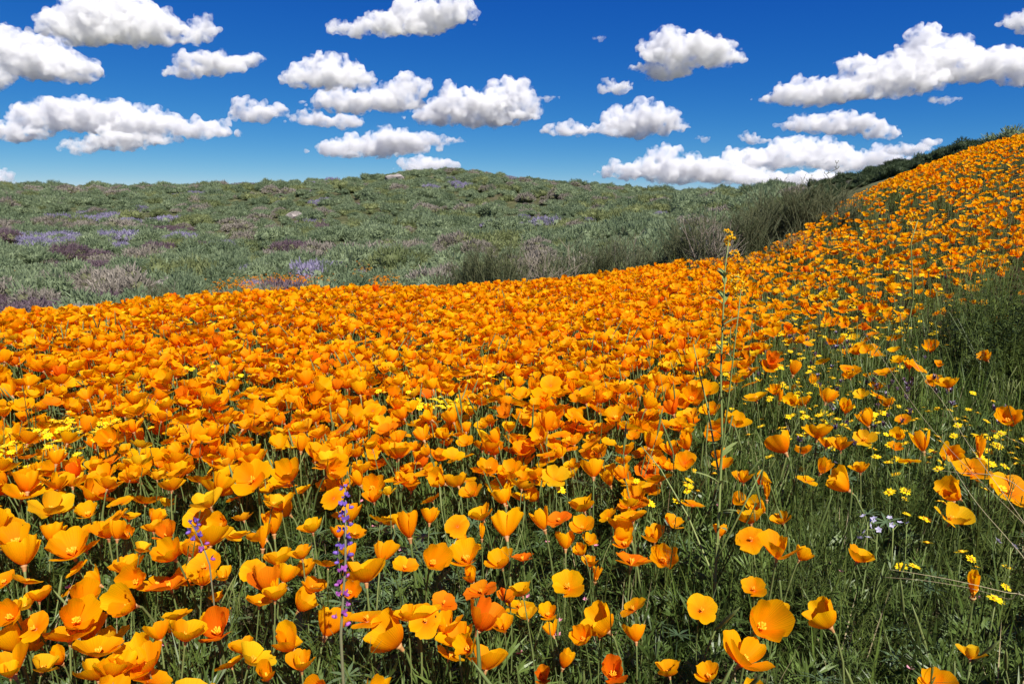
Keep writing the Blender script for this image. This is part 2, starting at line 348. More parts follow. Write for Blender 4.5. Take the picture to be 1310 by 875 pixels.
# ------------------------------------------------------------------ clouds
ico = bmesh.new(); bmesh.ops.create_icosphere(ico, subdivisions=2, radius=1)
ICO_V = np.array([v.co[:] for v in ico.verts]); ICO_F = np.array([[v.index for v in f.verts] for f in ico.faces]); ico.free()
def cloud(label, ells, seed, dens=0.11, vox=1.2, flat=0.5, grow=1.15):
    """billowing closed body of vapour; all clouds float at about the same height, so the low ones are far off"""
    rng = np.random.default_rng(seed); S = []
    base = max(e[1]+e[3]*0.5 for e in ells)
    D = float(np.clip(700/max((262-base)/F, 0.01), 2600, 13000)); k = D/F
    for (ex, ey, rx, ry) in ells:
        rx, ry = rx*grow, ry*grow
        c = unproj(ex, ey, D)+np.array([0, rng.uniform(-0.3, 0.3)*rx*k, 0]); ax = np.array([rx, rx*0.6, ry])*k
        lo = c[2]-flat*ry*k
        S.append((c+np.array([0, 0, .06*ry*k]), ax*np.array([.80, .80, .70])))
        for _ in range(int(12+0.6*max(rx, ry))):
            d = rng.normal(size=3); d /= np.linalg.norm(d)
            if d[2] < -0.2: d[2] *= -0.5
            r1 = rng.uniform(0.16, 0.42)*ry*k; p = c+d*ax*0.84
            p[2] = max(p[2], lo+r1*0.7)
            S.append((p, np.array([1.2, 1.1, 0.9])*r1))
            for _ in range(3):
                d2 = rng.normal(size=3); d2 /= np.linalg.norm(d2)
                if d2[2] < 0: d2[2] *= -0.4
                r2 = r1*rng.uniform(0.25, 0.5); S.append((p+d2*r1*1.0, np.full(3, r2)))
        for _ in range(int(3+rx*.10)):                       # loose shreds along the rim
            w = rng.uniform(0, 2*PI); r2 = rng.uniform(.05, .13)*ry*k
            p = c+np.array([math.cos(w)*rx*1.12, rng.normal(0, .2)*rx, abs(math.sin(w))*ry*rng.uniform(.2, 1.0)-.2*ry])*k
            S.append((p, np.array([2.0, 1.2, .8])*r2))
    V = np.concatenate([c+ICO_V*a for c, a in S]); nf = len(ICO_V)
    Fc = np.concatenate([ICO_F+q*nf for q in range(len(S))])
    o0 = unproj(ells[0][0], ells[0][1], D); V = V-o0
    me = bpy.data.meshes.new('cloud'); me.from_pydata(V.tolist(), [], Fc.tolist())
    o = obj('cloud', me, loc=o0)
    rm = o.modifiers.new('r', 'REMESH'); rm.mode = 'VOXEL'; rm.voxel_size = vox*k
    for sc, st, dep, ml in ((14, 15.0, 1, .5), (5.0, 8.0, 3, .47)):
        tx = bpy.data.textures.new('billow', 'CLOUDS'); tx.noise_depth = dep; tx.noise_scale = sc*k; tx.noise_basis = 'ORIGINAL_PERLIN'
        dm = o.modifiers.new('d', 'DISPLACE'); dm.texture = tx; dm.texture_coords = 'LOCAL'; dm.strength = st*k; dm.mid_level = ml
    rm = o.modifiers.new('r', 'REMESH'); rm.mode = 'VOXEL'; rm.voxel_size = vox*.9*k
    bpy.context.view_layer.update()
    ev = o.evaluated_get(bpy.context.evaluated_depsgraph_get()); new = bpy.data.meshes.new_from_object(ev)
    o.modifiers.clear(); o.data = new; new.name = 'cloud'; bpy.data.meshes.remove(me)
    new.materials.clear(); new.materials.append(cloud_mat(dens/k, k)); new.polygons.foreach_set('use_smooth', [True]*len(new.polygons))
    tag(o, label, 'cloud', 'fair weather clouds'); return o
CL = [
 ('big rounded cloud cut by the top of the picture, with a grey flat base', [(140,28,62,36),(105,40,46,27),(185,42,46,26),(80,32,24,18),(215,50,20,14)]),
 ('small ragged puff touching the right end of the big rounded cloud', [(257,40,17,16),(250,52,12,8)]),
 ('broad pale cloud with a ragged right end beneath the big rounded cloud', [(45,80,48,30),(10,70,42,28),(90,92,34,18),(118,98,20,9),(0,105,26,15)]),
 ('long lumpy double cloud above the left end of the sage hill', [(105,150,70,22),(50,155,42,20),(150,160,55,22),(190,160,38,20),(20,172,44,13),(160,182,46,16),(110,190,28,10),(205,178,22,12),(260,170,38,12),(275,163,18,10)]),
 ('slim lens-shaped cloud with a pointed right tip', [(270,88,44,14),(300,80,26,13),(240,94,26,9),(325,76,14,5)]),
 ('small cloud with a thin peak beside the long lumpy cloud', [(328,146,32,14),(312,134,14,10),(352,142,14,10)]),
 ('layered cloud with a domed top cap, upper end of the central chain', [(415,98,50,17),(420,80,30,13),(380,102,24,11),(455,105,26,14)]),
 ('middle cloud of the central chain with a bright billow at its right', [(450,132,48,16),(500,128,44,20),(525,115,26,18),(430,130,28,14)]),
 ('wide bright cloud ending the central chain, blunt right edge', [(600,142,62,22),(650,132,36,23),(560,150,36,15),(625,152,50,16),(672,140,16,20)]),
 ('thin faint cloud hanging below the central chain', [(405,154,32,9),(440,158,28,9)]),
 ('flat low cloud just above the hill below the central chain', [(485,188,60,15),(440,192,38,13),(530,182,46,11),(500,176,26,12),(575,180,22,5)]),
 ('tall sloping cloud with a jagged right side cut by the top of the picture', [(540,22,52,24),(575,16,28,22),(500,36,44,15),(455,42,32,9),(430,36,10,9)]),
 ('small white cloud peeping over the rounded hilltop', [(542,213,34,12),(565,212,20,8)]),
 ('solitary square-shouldered cloud with a grey underside', [(875,72,52,24),(850,66,26,20),(915,76,30,17),(905,62,20,14),(855,92,30,12),(822,88,18,6)]),
 ('small oval puff left of the square-shouldered cloud', [(787,114,21,9),(800,112,11,7)]),
 ('domed cloud trailing a flat puff from its left side', [(815,160,44,21),(825,145,26,14),(845,160,24,20),(780,168,24,10),(728,166,28,10),(745,168,14,7)]),
 ('huge stretched cloud rising towards the right edge of the picture', [(1050,120,62,17),(1100,112,50,20),(1150,105,52,25),(1200,80,54,28),(1250,88,56,22),(1300,86,46,22),(1180,48,20,14),(1190,62,26,18),(1100,82,26,11),(1010,125,26,11),(1310,95,30,20)]),
 ('small cloud at the right edge above the huge stretched cloud', [(1304,28,18,13),(1322,32,22,16)]),
 ('flat-topped cloud between the huge stretched cloud and the low bank', [(1080,162,46,14),(1040,160,36,12),(1125,172,28,9),(1070,152,20,9)]),
 ('long low bank of white billows along the skyline', [(870,220,62,20),(850,200,24,12),(800,220,30,14),(930,222,60,18),(980,205,50,18),(1030,200,56,20),(1085,208,48,18),(1120,205,30,14),(1010,232,90,9)]),
 ('tiny puff floating above the low bank', [(958,178,14,8),(978,181,8,4)]),
 ('small white tip of cloud showing behind the dark ridge shrubs', [(1160,192,28,9),(1190,183,14,6)]),
 ('small white tip of cloud showing over the left end of the hill', [(2,226,12,9),(-12,230,20,10)]),
]
for q, (lab, ells) in enumerate(CL): cloud(lab, ells, 40+q, vox=0.9 if max(e[2] for e in ells) < 24 else 1.1)
for q, (x, y, rx, ry) in enumerate([(696,126,13,3),(897,178,9,4),(765,49,9,2),(1210,128,18,4),(400,141,8,4),(80,238,7,4)]):
    cloud('faint shred of thin cloud', [(x, y, rx, ry), (x+rx*0.7, y-ry*0.4, rx*0.6, ry*0.7)], 90+q, dens=0.06, vox=0.7)

# ------------------------------------------------------------------ hillside shrubs
def mound_mesh(seed, m, core, n=420, leaf=0.052, flat=0.70):
    """low scrub: uneven lobes of thin upright sprays round a solid core added to block light"""
    rng = np.random.default_rng(seed); mb = MB()
    lobes = [(np.array([0, 0, 0.0]), 0.40)]+[(np.array([math.cos(a)*q, math.sin(a)*q, rng.uniform(-.04, .16)]), rng.uniform(.10, .30)) for a, q in zip(rng.uniform(0, 2*PI, 10), rng.uniform(.18, .52, 10))]
    for c, r in lobes:
        vv = ICO_V*np.array([r, r, r*.8])*0.66+c+np.array([0, 0, 0.08]); mb.add(vv.tolist(), [tuple(f) for f in ICO_F.tolist()], mi=1)  # unseen inner balls, added so light does not pass through the sprays
    wts = np.array([r*r for _, r in lobes]); wts /= wts.sum()
    for q in rng.choice(len(lobes), n, p=wts):
        c, r = lobes[q]; d = rng.normal(size=3); d /= np.linalg.norm(d); d[2] = abs(d[2])-0.15
        p = Vector(c+d*np.array([r, r, r*.85])*rng.uniform(0.62, 1.0)+np.array([0, 0, 0.08]))
        t = (Vector(d)*.8+Vector(rng.normal(size=3)*.45)+Vector((0, 0, .5))).normalized()
        s = t.cross(Vector(rng.normal(size=3))).normalized(); L = leaf*rng.uniform(.9, 2.4); w = leaf*rng.uniform(.3, .6)
        mb.add([p-s*w*.5, p+s*w*.5, p+t*L+s*w*.25, p+t*L-s*w*.25], [(0, 1, 2, 3)], mi=0)
    return mb.mesh('mound', [m, core], smooth=False)
KINDS = ['sage', 'sage', 'sage', 'olive', 'greybrown', 'purple', 'plum', 'dark_sage']
MOUND = [mound_mesh(200+k, M[kd], M['bark'] if kd in ('greybrown', 'plum') else M[{'sage': 'sage', 'olive': 'olive', 'purple': 'sage', 'dark_sage': 'dark_sage'}[kd]], 1300) for k, kd in enumerate(KINDS)]
MLAB = {0: 'rounded grey-green sagebrush mound', 1: 'broad grey-green sagebrush mound', 2: 'bushy grey-green sagebrush mound', 3: 'olive green low shrub', 4: 'bare grey-brown shrub', 5: 'shrub of violet blossom', 6: 'plum coloured dry shrub', 7: 'dark green shrub'}
def hill_shrubs():
    rng = np.random.default_rng(5)
    n = 46000
    D = np.exp(rng.uniform(math.log(17), math.log(150), n)); keep = rng.random(n) < (D/150)**1.0
    a = rng.uniform(-1.25, 1.25, n)
    x, y = a*D, D; z = height(x, y)
    px, py, d = proj(np.stack([x, y, z], 1))
    # openings: less cover in the small meadows near the foot of the hill
    mead = vnoise(x/9, y/9, 7)
    foot = np.clip((D-20)/14, 0, 1)
    keep &= rng.random(n) < np.where(mead > 0.25-0.5*(1-foot), 0.55+0.4*foot, 1.0)
    keep &= ~((px > 860) & (D < 26))
    keep &= ~((px > 265) & (px < 425) & (D > 18) & (D < 26) & (rng.random(n) < .8))
    keep &= ~((px > 1020) & (D < 30))
    P = np.stack([x, y, z], 1)[keep]; D = D[keep]; px, py = px[keep], py[keep]
    m = len(P)
    # thin out overlaps
    cell = {}; sel = []
    for i in rng.permutation(m):
        key = (int(P[i, 0]/1.12), int(P[i, 1]/1.12))
        if key in cell: continue
        cell[key] = 1; sel.append(i)
    sel = np.array(sel); P, D, px, py = P[sel], D[sel], px[sel], py[sel]; m = len(P)
    pn = vnoise(P[:, 0]/7, P[:, 1]/7, 11); left = np.clip((520-px)/520, 0, 1)
    kind = rng.choice([0, 1, 2, 3], m, p=[.3, .28, .24, .18])
    u = rng.random(m)
    low = np.clip((py-290)/80, 0, 1)
    kind = np.where((pn > 0.5-0.35*left) & (u < 0.15+0.3*left), 5, kind)
    kind = np.where((pn < -0.35+0.2*left) & (u < 0.35+0.3*low), 4, kind)
    kind = np.where((u > .97) & (px < 900), 4, kind)
    kind = np.where((vnoise(P[:, 0]/5, P[:, 1]/5, 13) > 0.35) & (px < 420) & (py > 285) & (u > 0.45), 6, kind)
    ridge = (px > 1020) & (D > 24) & (D < 75)
    kind = np.where(ridge & (rng.random(m) < 0.97), 7, kind)
    s = 0.8+1.5*rng.random(m)**1.8*np.where(ridge, 1.15, 1.0)*np.where(kind >= 5, 0.75, 1.0)*np.clip(D/30, 0.8, 1.0)
    s = np.where(kind == 7, s*.74, s)
    hz = np.where(kind == 7, rng.uniform(.8, 1.2, m), rng.uniform(0.8, 1.3, m))
    P[:, 2] -= 0.06*s
    rot = rng.uniform(0, 2*PI, m)
    infr = (px > -10) & (px < 1320) & (py < 400)
    size = np.where(infr, s/D, 0); order = np.argsort(-size); ind = order[:300]; mask = np.zeros(m, bool); mask[ind] = True
    for i in ind:
        o = obj('hillside_shrub' if kind[i] != 7 else 'ridge_shrub', MOUND[kind[i]], loc=P[i]); o.rotation_euler = (0, 0, rot[i]); o.scale = (s[i], s[i], s[i]*hz[i])
        k = int(kind[i])
        if k == 7: lab = 'dark green shrub on the ridge behind the poppy slope'
        else:
            zone = 'at the left end of the hill' if px[i] < 170 else 'below the pale boulder' if px[i] < 430 else 'below the rounded hilltop' if px[i] < 620 else 'by the bare hill track' if px[i] < 740 else 'between track and bush thicket'
            lab = MLAB[k]+(' on the hill ' if D[i] > 34 else ' near the hill foot ' if D[i] > 24 else ' just past the poppies ')+zone
        tag(o, lab, 'shrub', lab)
    r = ~mask
    scatter('hillside_scrub', MOUND, P[r], np.stack([0*rot[r], 0*rot[r], rot[r]], 1), np.stack([s[r], s[r], s[r]*hz[r]], 1), kind[r], 'scrub of grey-green sagebrush covering the far hillside', 'scrub')
hill_shrubs()

# ------------------------------------------------------------------ bushes at the edge of the poppy field
def broom_bush(seed, h, w, nst, leafm, leafn, twigs=0):
    rng = np.random.default_rng(seed); br, lf = MB(), MB()
    for q in range(nst):
        a = rng.uniform(0, 2*PI); rr = abs(rng.normal(0, .33))*w/2; b = Vector((math.cos(a)*rr*.5, math.sin(a)*rr*.5, -.05))
        lean = Vector((math.cos(a), math.sin(a), 0))*rng.uniform(.1, .55)*w/2
        hh = h*rng.uniform(.55, 1.08)*(1-.25*(rr/(w/2))**2); top = b+lean*1.0+Vector((rng.normal(0, .05), rng.normal(0, .05), hh))
        mid = (b+top)/2+Vector((rng.normal(0, .06), rng.normal(0, .06), 0)); dead = q < twigs
        pts = [b, b.lerp(mid, .5)+Vector((rng.normal(0, .02), rng.normal(0, .02), 0)), mid, mid.lerp(top, .5)+Vector((rng.normal(0, .03), rng.normal(0, .03), 0)), top]
        tube(br, pts, [.012, .010, .008, .005, .002], 4, mi=1 if dead else 0)
        for _ in range(5 if not dead else 8):
            t = rng.uniform(.25, .95); i = min(int(t*4), 3); p = pts[i].lerp(pts[i+1], t*4-i)
            e = p+Vector((rng.normal(0, .13), rng.normal(0, .13), rng.uniform(.08, .3)))
            m2 = p.lerp(e, .5)+Vector((rng.normal(0, .02), rng.normal(0, .02), 0)); tube(br, [p, m2, e], [.005, .0035, .0015], 3, mi=1 if dead else 0)
            if not dead:
                for _ in range(leafn):
                    t2 = rng.uniform(.1, 1); c = p.lerp(e, t2); d = (e-p).normalized()+Vector(rng.normal(size=3)*.32)
                    blade(lf, c, d, rng.normal(size=3), rng.uniform(.04, .11), rng.uniform(.006, .013), .1, 1)
        if not dead:
            for _ in range(leafn*4):
                t = rng.uniform(.15, 1); i = min(int(t*4), 3); c = pts[i].lerp(pts[i+1], t*4-i); d = (top-b).normalized()+Vector(rng.normal(size=3)*.30)
                blade(lf, c, d, rng.normal(size=3), rng.uniform(.04, .11), rng.uniform(.006, .013), .1, 1)
    return br.mesh('branches', [M['bark'], M['twig']]), lf.mesh('foliage', leafm, smooth=False)
BUSH = [broom_bush(1, 1.0, 1.0, 50, M['broom'], 20), broom_bush(2, 0.9, 1.2, 46, M['broom_grey'], 14, 6), broom_bush(3, 0.85, 1.1, 54, M['broom_grey'], 9, 26), broom_bush(4, 0.55, 0.8, 40, M['broom'], 8)]
# (px of base, forward distance, variant, scale, label)
BU = [
 (905,8.2,2,1.05,'bush with bare grey twigs at the left of the bush thicket'),
 (880,9.6,0,1.0,'greyish bush behind the bare-twigged bush'),
 (950,8.4,0,1.02,'dense dark green upright bush in the middle of the thicket'),
 (985,8.9,0,1.1,'tallest upright green bush beside the poppy slope'),
 (1015,8.6,0,0.95,'green bush at the foot of the poppy slope'),
 (1040,8.9,0,0.85,'green bush half covered by the poppy slope'),
 (1072,8.0,3,0.9,'low green bush among the poppies on the slope'),
 (925,10.5,0,1.0,'wide green bush at the rear of the thicket'),
 (965,11.0,0,1.1,'green bush at the rear of the thicket'),
 (870,11.5,0,1.15,'tall thin bush on the left rear of the thicket'),
 (838,12.0,3,1.3,'low green bush between thicket and sage hill'),
 (800,12.5,1,0.75,'small grey bush past the poppy edge'),
 (770,11.5,0,0.6,'narrow green bush peeping over the poppy edge'),
 (730,13.0,1,0.9,'grey bush with dense twigs below the pale hill track'),
 (690,12.5,2,0.9,'round grey bush of bare twigs past the poppy edge'),
 (640,11.0,0,0.8,'upright dark green bush past the middle of the poppy edge'),
 (610,11.5,0,0.85,'feathery green bush next to the upright dark bush'),
 (575,11.8,0,0.75,'green bush at the left end of the edge bushes'),
 (545,13.5,3,0.9,'low green clump below the orange patch'),
 (505,14.5,1,0.7,'small grey clump near the orange patch'),
 (440,16.0,2,0.7,'grey twiggy clump beyond the left poppy edge'),
 (345,17.0,2,0.8,'brown twiggy clump in front of the far poppies'),
 (215,18.0,1,0.8,'greyish clump beyond the left poppy edge'),
 (905,6.9,3,0.75,'low leafy bush rooted in the poppies before the thicket'),
 (960,6.6,3,0.7,'short green bush wrapped in poppies before the thicket'),
 (1010,6.9,3,0.8,'short leafy bush with poppies climbing around it'),
]
for q, (px, D, v, s, lab) in enumerate(BU):
    g = unproj(px, CY, D); z = float(height(g[0], g[1]))
    t = empty('bush', (g[0], g[1], z-0.02), (0, 0, q*1.7), s*(.80 if px > 835 else 1.45 if px > 600 else 1.2)); tag(t, lab, 'bush', None)
    obj('branches', BUSH[v][0], t); obj('foliage', BUSH[v][1], t)
# bare stalks on the skyline
def stalk(px, D, h, seed, lab):
    rng = np.random.default_rng(seed); g = unproj(px, CY, D); z = float(height(g[0], g[1])); mb = MB()
    pts = [Vector((rng.normal(0, .04)*k, 0, h*k/5)) for k in range(6)]; tube(mb, pts, [.035*h/2]*3+[.03*h/2, .02*h/2, .01], 5)
    for k in range(2, 6):
        for sgn in (-1, 1):
            e = pts[k]+Vector((sgn*h*.1*(1.2-k*.15), rng.normal(0, .1), h*.10)); tube(mb, [pts[k], (pts[k]+e)/2-Vector((0, 0, .03*h)), e], [.02*h/2, .02*h/2, .03*h/2], 4)
    o = obj('dry_stalk', mb.mesh('stalk', M['bark']), loc=(g[0], g[1], z-.1)); tag(o, lab, 'plant stalk')
stalk(890, 30, 1.5, 1, 'thin dry flower stalk rising above the thicket skyline'); stalk(880, 31, 1.2, 4, 'shorter dry stalk left of the thin skyline stalk')
stalk(1045, 40, 1.5, 2, 'thick branched dry stalk on the skyline by the poppy slope'); stalk(1022, 42, 1.0, 3, 'small dry stalk left of the thick branched stalk')

# ------------------------------------------------------------------ poppies
def petal(rng, L, th0, th1, half, roff, ruff, curl):
    nu, nv = 6, 10; mb = MB(); vs, fs, tp, ac = [], [], [], []
    ph, k = rng.uniform(0, 6), rng.uniform(2.2, 4.2); ns = rng.normal(0, .026, nv+1); seed = rng.uniform(0, 50)
    for i in range(nu+1):
        u = i/nu
        for j in range(nv+1):
            v = j/nv*2-1; uu = u*(1-.13*v*v-.12*abs(v)**4+ns[j]*u)*(1-0.05*math.exp(-(v*4)**2)*u)
            rho = z = 0.0; st = 8
            for q in range(st):
                s = (q+.5)/st*uu; th = th0+(th1-th0)*(s**0.55); rho += math.sin(th)*uu*L/st; z += math.cos(th)*uu*L/st
            th = th0+(th1-th0)*uu**.55; phi = v*half*(1-.10*u*u)
            dn = ruff*L*uu*uu*math.sin(k*phi*2+ph)+curl*L*v*v*uu
            rho += roff*(0.3+uu)-dn*math.cos(th); z += dn*math.sin(th)
            vs.append((rho*math.cos(phi), rho*math.sin(phi), z)); tp.append(u); ac.append(seed+v)
    for i in range(nu):
        for j in range(nv): a = i*(nv+1)+j; fs.append((a, a+1, a+nv+2, a+nv+1))
    mb.add(vs, fs, tp, ac); return mb
TYPES = [  # th0, th1, tilt, material, word
 (78, 22, 14, 'petal', 'bowl'), (80, 30, 26, 'petal', 'bowl'), (72, 15, 38, 'petal', 'bowl'),
 (82, 52, 18, 'petal', 'open'), (84, 60, 34, 'petal', 'open'), (86, 84, 30, 'petal', 'flat'), (84, 74, 12, 'petal', 'flat'),
 (72, 8, 10, 'petal', 'cup'), (70, 4, 30, 'petal', 'cup'), (56, 0, 20, 'petal', 'tulip'),
 (76, 24, 22, 'petal_gold', 'gold'), (80, 45, 30, 'petal_gold', 'gold'), (72, 12, 24, 'petal_deep', 'deep'), (82, 50, 20, 'petal_deep', 'deep'),
 (64, 8, 55, 'petal', 'nod'), (80, 40, 50, 'petal', 'nod'), (24, -5, 12, 'petal', 'bud'),
]
HEAD = 0.30
def make_poppy(k):
    th0, th1, tilt, m, word = TYPES[k]; rng = np.random.default_rng(500+k)
    lean = rng.uniform(.015, .05); base = Vector((0, 0, 0)); top = Vector((lean, rng.normal(0, .01), HEAD))
    # the head tilts towards local +x
    T = Matrix.Translation(top) @ Matrix.Rotation(R(tilt), 4, 'Y') @ Matrix.Rotation(rng.uniform(0, 6), 4, 'Z')
    parts = []
    for q in range(4):
        outer = q % 2 == 0; L = rng.uniform(.034, .040)
        pm = petal(rng, L, R(th0+rng.normal(0, 3)), R(th1+rng.normal(0, 9)+(8 if outer else -6)), R(rng.uniform(54, 66)), .0022 if outer else .0006, rng.uniform(.02, .065), rng.uniform(-.10, .14))
        pm.xf(T @ Matrix.Rotation(q*PI/2+rng.normal(0, .08), 4, 'Z')); parts.append(('petal', pm, m))
    st = MB()
    for q in range(16):
        a = rng.uniform(0, 2*PI); sp = rng.uniform(.1, .5); d = Vector((math.cos(a)*sp, math.sin(a)*sp, 1)).normalized()
        tube(st, [(0, 0, .001), tuple(d*.006), tuple(d*rng.uniform(.010, .014))], [.0005, .0006, .0011], 3)
    st.xf(T); parts.append(('stamens', st, 'stamen'))
    sm = MB(); ax = T.to_3x3() @ Vector((0, 0, 1)); e = top-ax*.012
    p1 = Vector((rng.normal(0, .006), rng.normal(0, .006), .10)); p2 = e-ax*.05+Vector((0, 0, -.03))
    if p2.z < .16: p2.z = .16
    cv = []
    for i in range(8):
        t = i/7; b0, b1, b2, b3 = (1-t)**3, 3*t*(1-t)**2, 3*t*t*(1-t), t**3; cv.append(base*b0+p1*b1+p2*b2+e*b3)
    tube(sm, [Vector((0, 0, -.25))]+cv+[top-ax*.001], [.0016]*8+[.0015, .0022], 5)
    parts.append(('stem', sm, 'stem'))
    cx = MB(); prof = [(.0018, -.007), (.0027, -.002), (.0040, .0), (.0028, .0008)]
    vs = [(r*math.cos(w*PI/4), r*math.sin(w*PI/4), z) for r, z in prof for w in range(8)]
    cx.add(vs, [(i*8+w, i*8+(w+1) % 8, (i+1)*8+(w+1) % 8, (i+1)*8+w) for i in range(3) for w in range(8)]); cx.xf(T); parts.append(('calyx', cx, 'calyx'))
    return parts
POP = [make_poppy(k) for k in range(len(TYPES))]
POP_PART = [[(n, pm.mesh(n, M[m])) for n, pm, m in p] for p in POP]
POP_JOIN = []
for p in POP:
    mb = MB(); mats = []
    for n, pm, m in p:
        if n == 'stamens' : continue
        if M[m] not in mats: mats.append(M[m])
        mb.merge(pm, mats.index(M[m]))
    POP_JOIN.append(mb.mesh('poppy', mats))
WID = [max(float(np.ptp(np.concatenate([np.array(q[1].v) for q in POP[k][:4]])[:, a])) for a in (0, 1)) for k in range(len(TYPES))]
TIP = [np.array(POP[k][4][1].v[0]) for k in range(len(TYPES))]     # head position of each prototype

def z_off(px, w):
    """hand-read poppies: photo column, row, width -> zoom window origin x, y"""
    return px
ZOOM = 2.977
HAND = []
def hand(x0, y0, L):
    for (zx, zy, zw) in L: HAND.append((x0+zx/ZOOM, y0+zy/ZOOM, zw/ZOOM))
hand(0, 600, [(215,75,110),(85,110,150),(195,165,150),(340,115,105),(410,75,90),(500,40,90),(600,40,75),(555,130,115),(655,80,90),(435,205,115),(585,205,70),(630,140,60),(760,195,110),(855,210,75),(930,195,75),(835,80,85),(965,45,130),(1110,40,110),(1040,140,85),(1100,172,95),(1270,110,90),(1250,25,100),(1190,240,90),(1010,265,115),(910,260,60),(1000,300,110),(35,205,110),(65,290,130),(90,365,135),(195,275,90),(280,330,190),(535,315,60),(645,260,90),(800,290,150),(665,340,110),(470,380,75),(525,425,100),(650,455,150),(855,420,75),(770,440,100),(510,520,130),(320,510,120),(380,440,90),(100,435,85),(20,435,60),(150,500,90),(50,570,110),(110,525,100),(135,610,115),(330,650,130),(370,710,200),(60,690,150),(160,770,120),(235,740,90),(40,790,80),(560,770,155),(430,790,130),(710,650,130),(830,630,140),(610,648,90),(675,570,60),(955,740,145),(880,750,110),(1020,800,100),(1110,690,140),(1240,635,135),(1055,480,90),(1060,365,110),(1150,340,85),(1190,465,90),(1140,535,95),(1250,370,110),(1290,260,60),(1160,405,100),(965,390,70)])
hand(440, 600, [(65,15,80),(205,45,110),(170,98,60),(360,50,80),(435,65,90),(490,100,80),(610,130,70),(680,40,55),(735,117,60),(690,80,80),(140,200,85),(325,205,75),(432,217,90),(250,260,125),(530,190,95),(655,195,95),(620,255,125),(525,265,70),(40,258,75),(30,335,65),(143,350,95),(335,365,110),(230,380,70),(468,355,130),(600,372,110),(682,348,95),(820,200,95),(910,230,85),(937,282,60),(843,303,85),(912,325,55),(937,370,70),(1030,265,65),(1070,295,85),(1180,275,100),(1095,222,55),(1250,218,75),(1095,365,150),(25,475,75),(378,515,70),(240,568,70),(310,580,80),(205,670,175),(385,625,140),(525,475,120),(512,610,150),(630,510,80),(680,480,90),(540,760,150),(700,570,80),(778,562,70),(490,430,80),(400,720,100),(480,690,90),(610,615,60),(915,655,90),(975,637,45),(1105,537,65),(1112,655,85),(835,755,85),(1020,790,110),(1240,785,80),(760,800,50)])
hand(870, 600, [(240,50,80),(300,55,60),(205,130,60),(330,115,80),(315,160,80),(270,205,105),(270,270,105),(150,255,60),(370,335,150),(455,345,70),(390,205,45),(480,45,75),(535,15,75),(640,80,180),(685,12,70),(675,350,100),(280,462,90),(80,540,55),(300,610,160),(365,560,100),(570,600,130),(230,740,180),(110,800,80),(1110,20,130),(1040,120,120),(1060,110,100),(1030,200,140),(1250,90,140),(1115,485,135),(1105,720,70)])
hand(870, 320, [(45,575,80),(110,720,100),(25,705,55),(210,670,95),(260,475,90),(330,460,70),(430,475,100),(355,330,70),(290,572,100),(365,548,50),(475,590,65),(555,580,70),(635,450,55),(690,555,55),(780,475,85),(900,445,75),(955,385,70),(985,443,40),(1020,525,75),(1170,420,50),(1250,660,110),(715,670,85),(700,725,80),(845,715,55),(630,620,70),(520,715,110),(610,760,90),(820,760,50),(925,765,105),(1020,790,90),(1140,790,130),(400,770,110),(470,775,65),(850,650,50),(1105,155,65),(1155,200,35),(1080,200,35),(1120,205,35),(960,180,40)])

def region(px, py):
    """how thick the poppies stand at the ground seen at (px, py); 1 = petal to petal"""
    d = np.ones_like(px)
    right = np.clip((px-830)/160, 0, 1)
    d = d*(1-right*0.71)
    d = np.where(py > 570, d*np.clip((650-py)/80, np.where(px < 500, 0.22, np.where(px < 860, 0.10, 0.035)), 1), d)          # the foreground is placed one by one
    d = d*(1-np.clip((px-740)/230, 0, 1)*(1-np.clip((535-py)/110, 0.05, 1)))
    e = ((px-1275)/120)**2+((py-440)/72)**2; d = np.where(e < 1, d*0.04, np.where(e < 1.5, d*0.4, d))
    e = ((px-1120)/130)**2+((py-455)/45)**2; d = np.where(e < 1, d*0.6, d)
    for ex, ey, rx, ry in ((85, 548, 95, 20), (565, 515, 40, 11)):
        e = ((px-ex)/rx)**2+((py-ey)/ry)**2; d = np.where(e < 1, d*0.35, d)
    e = ((px-1085)/70)**2+((py-262)/32)**2; d = np.where(e < 1, d*0.35, d)
    return d
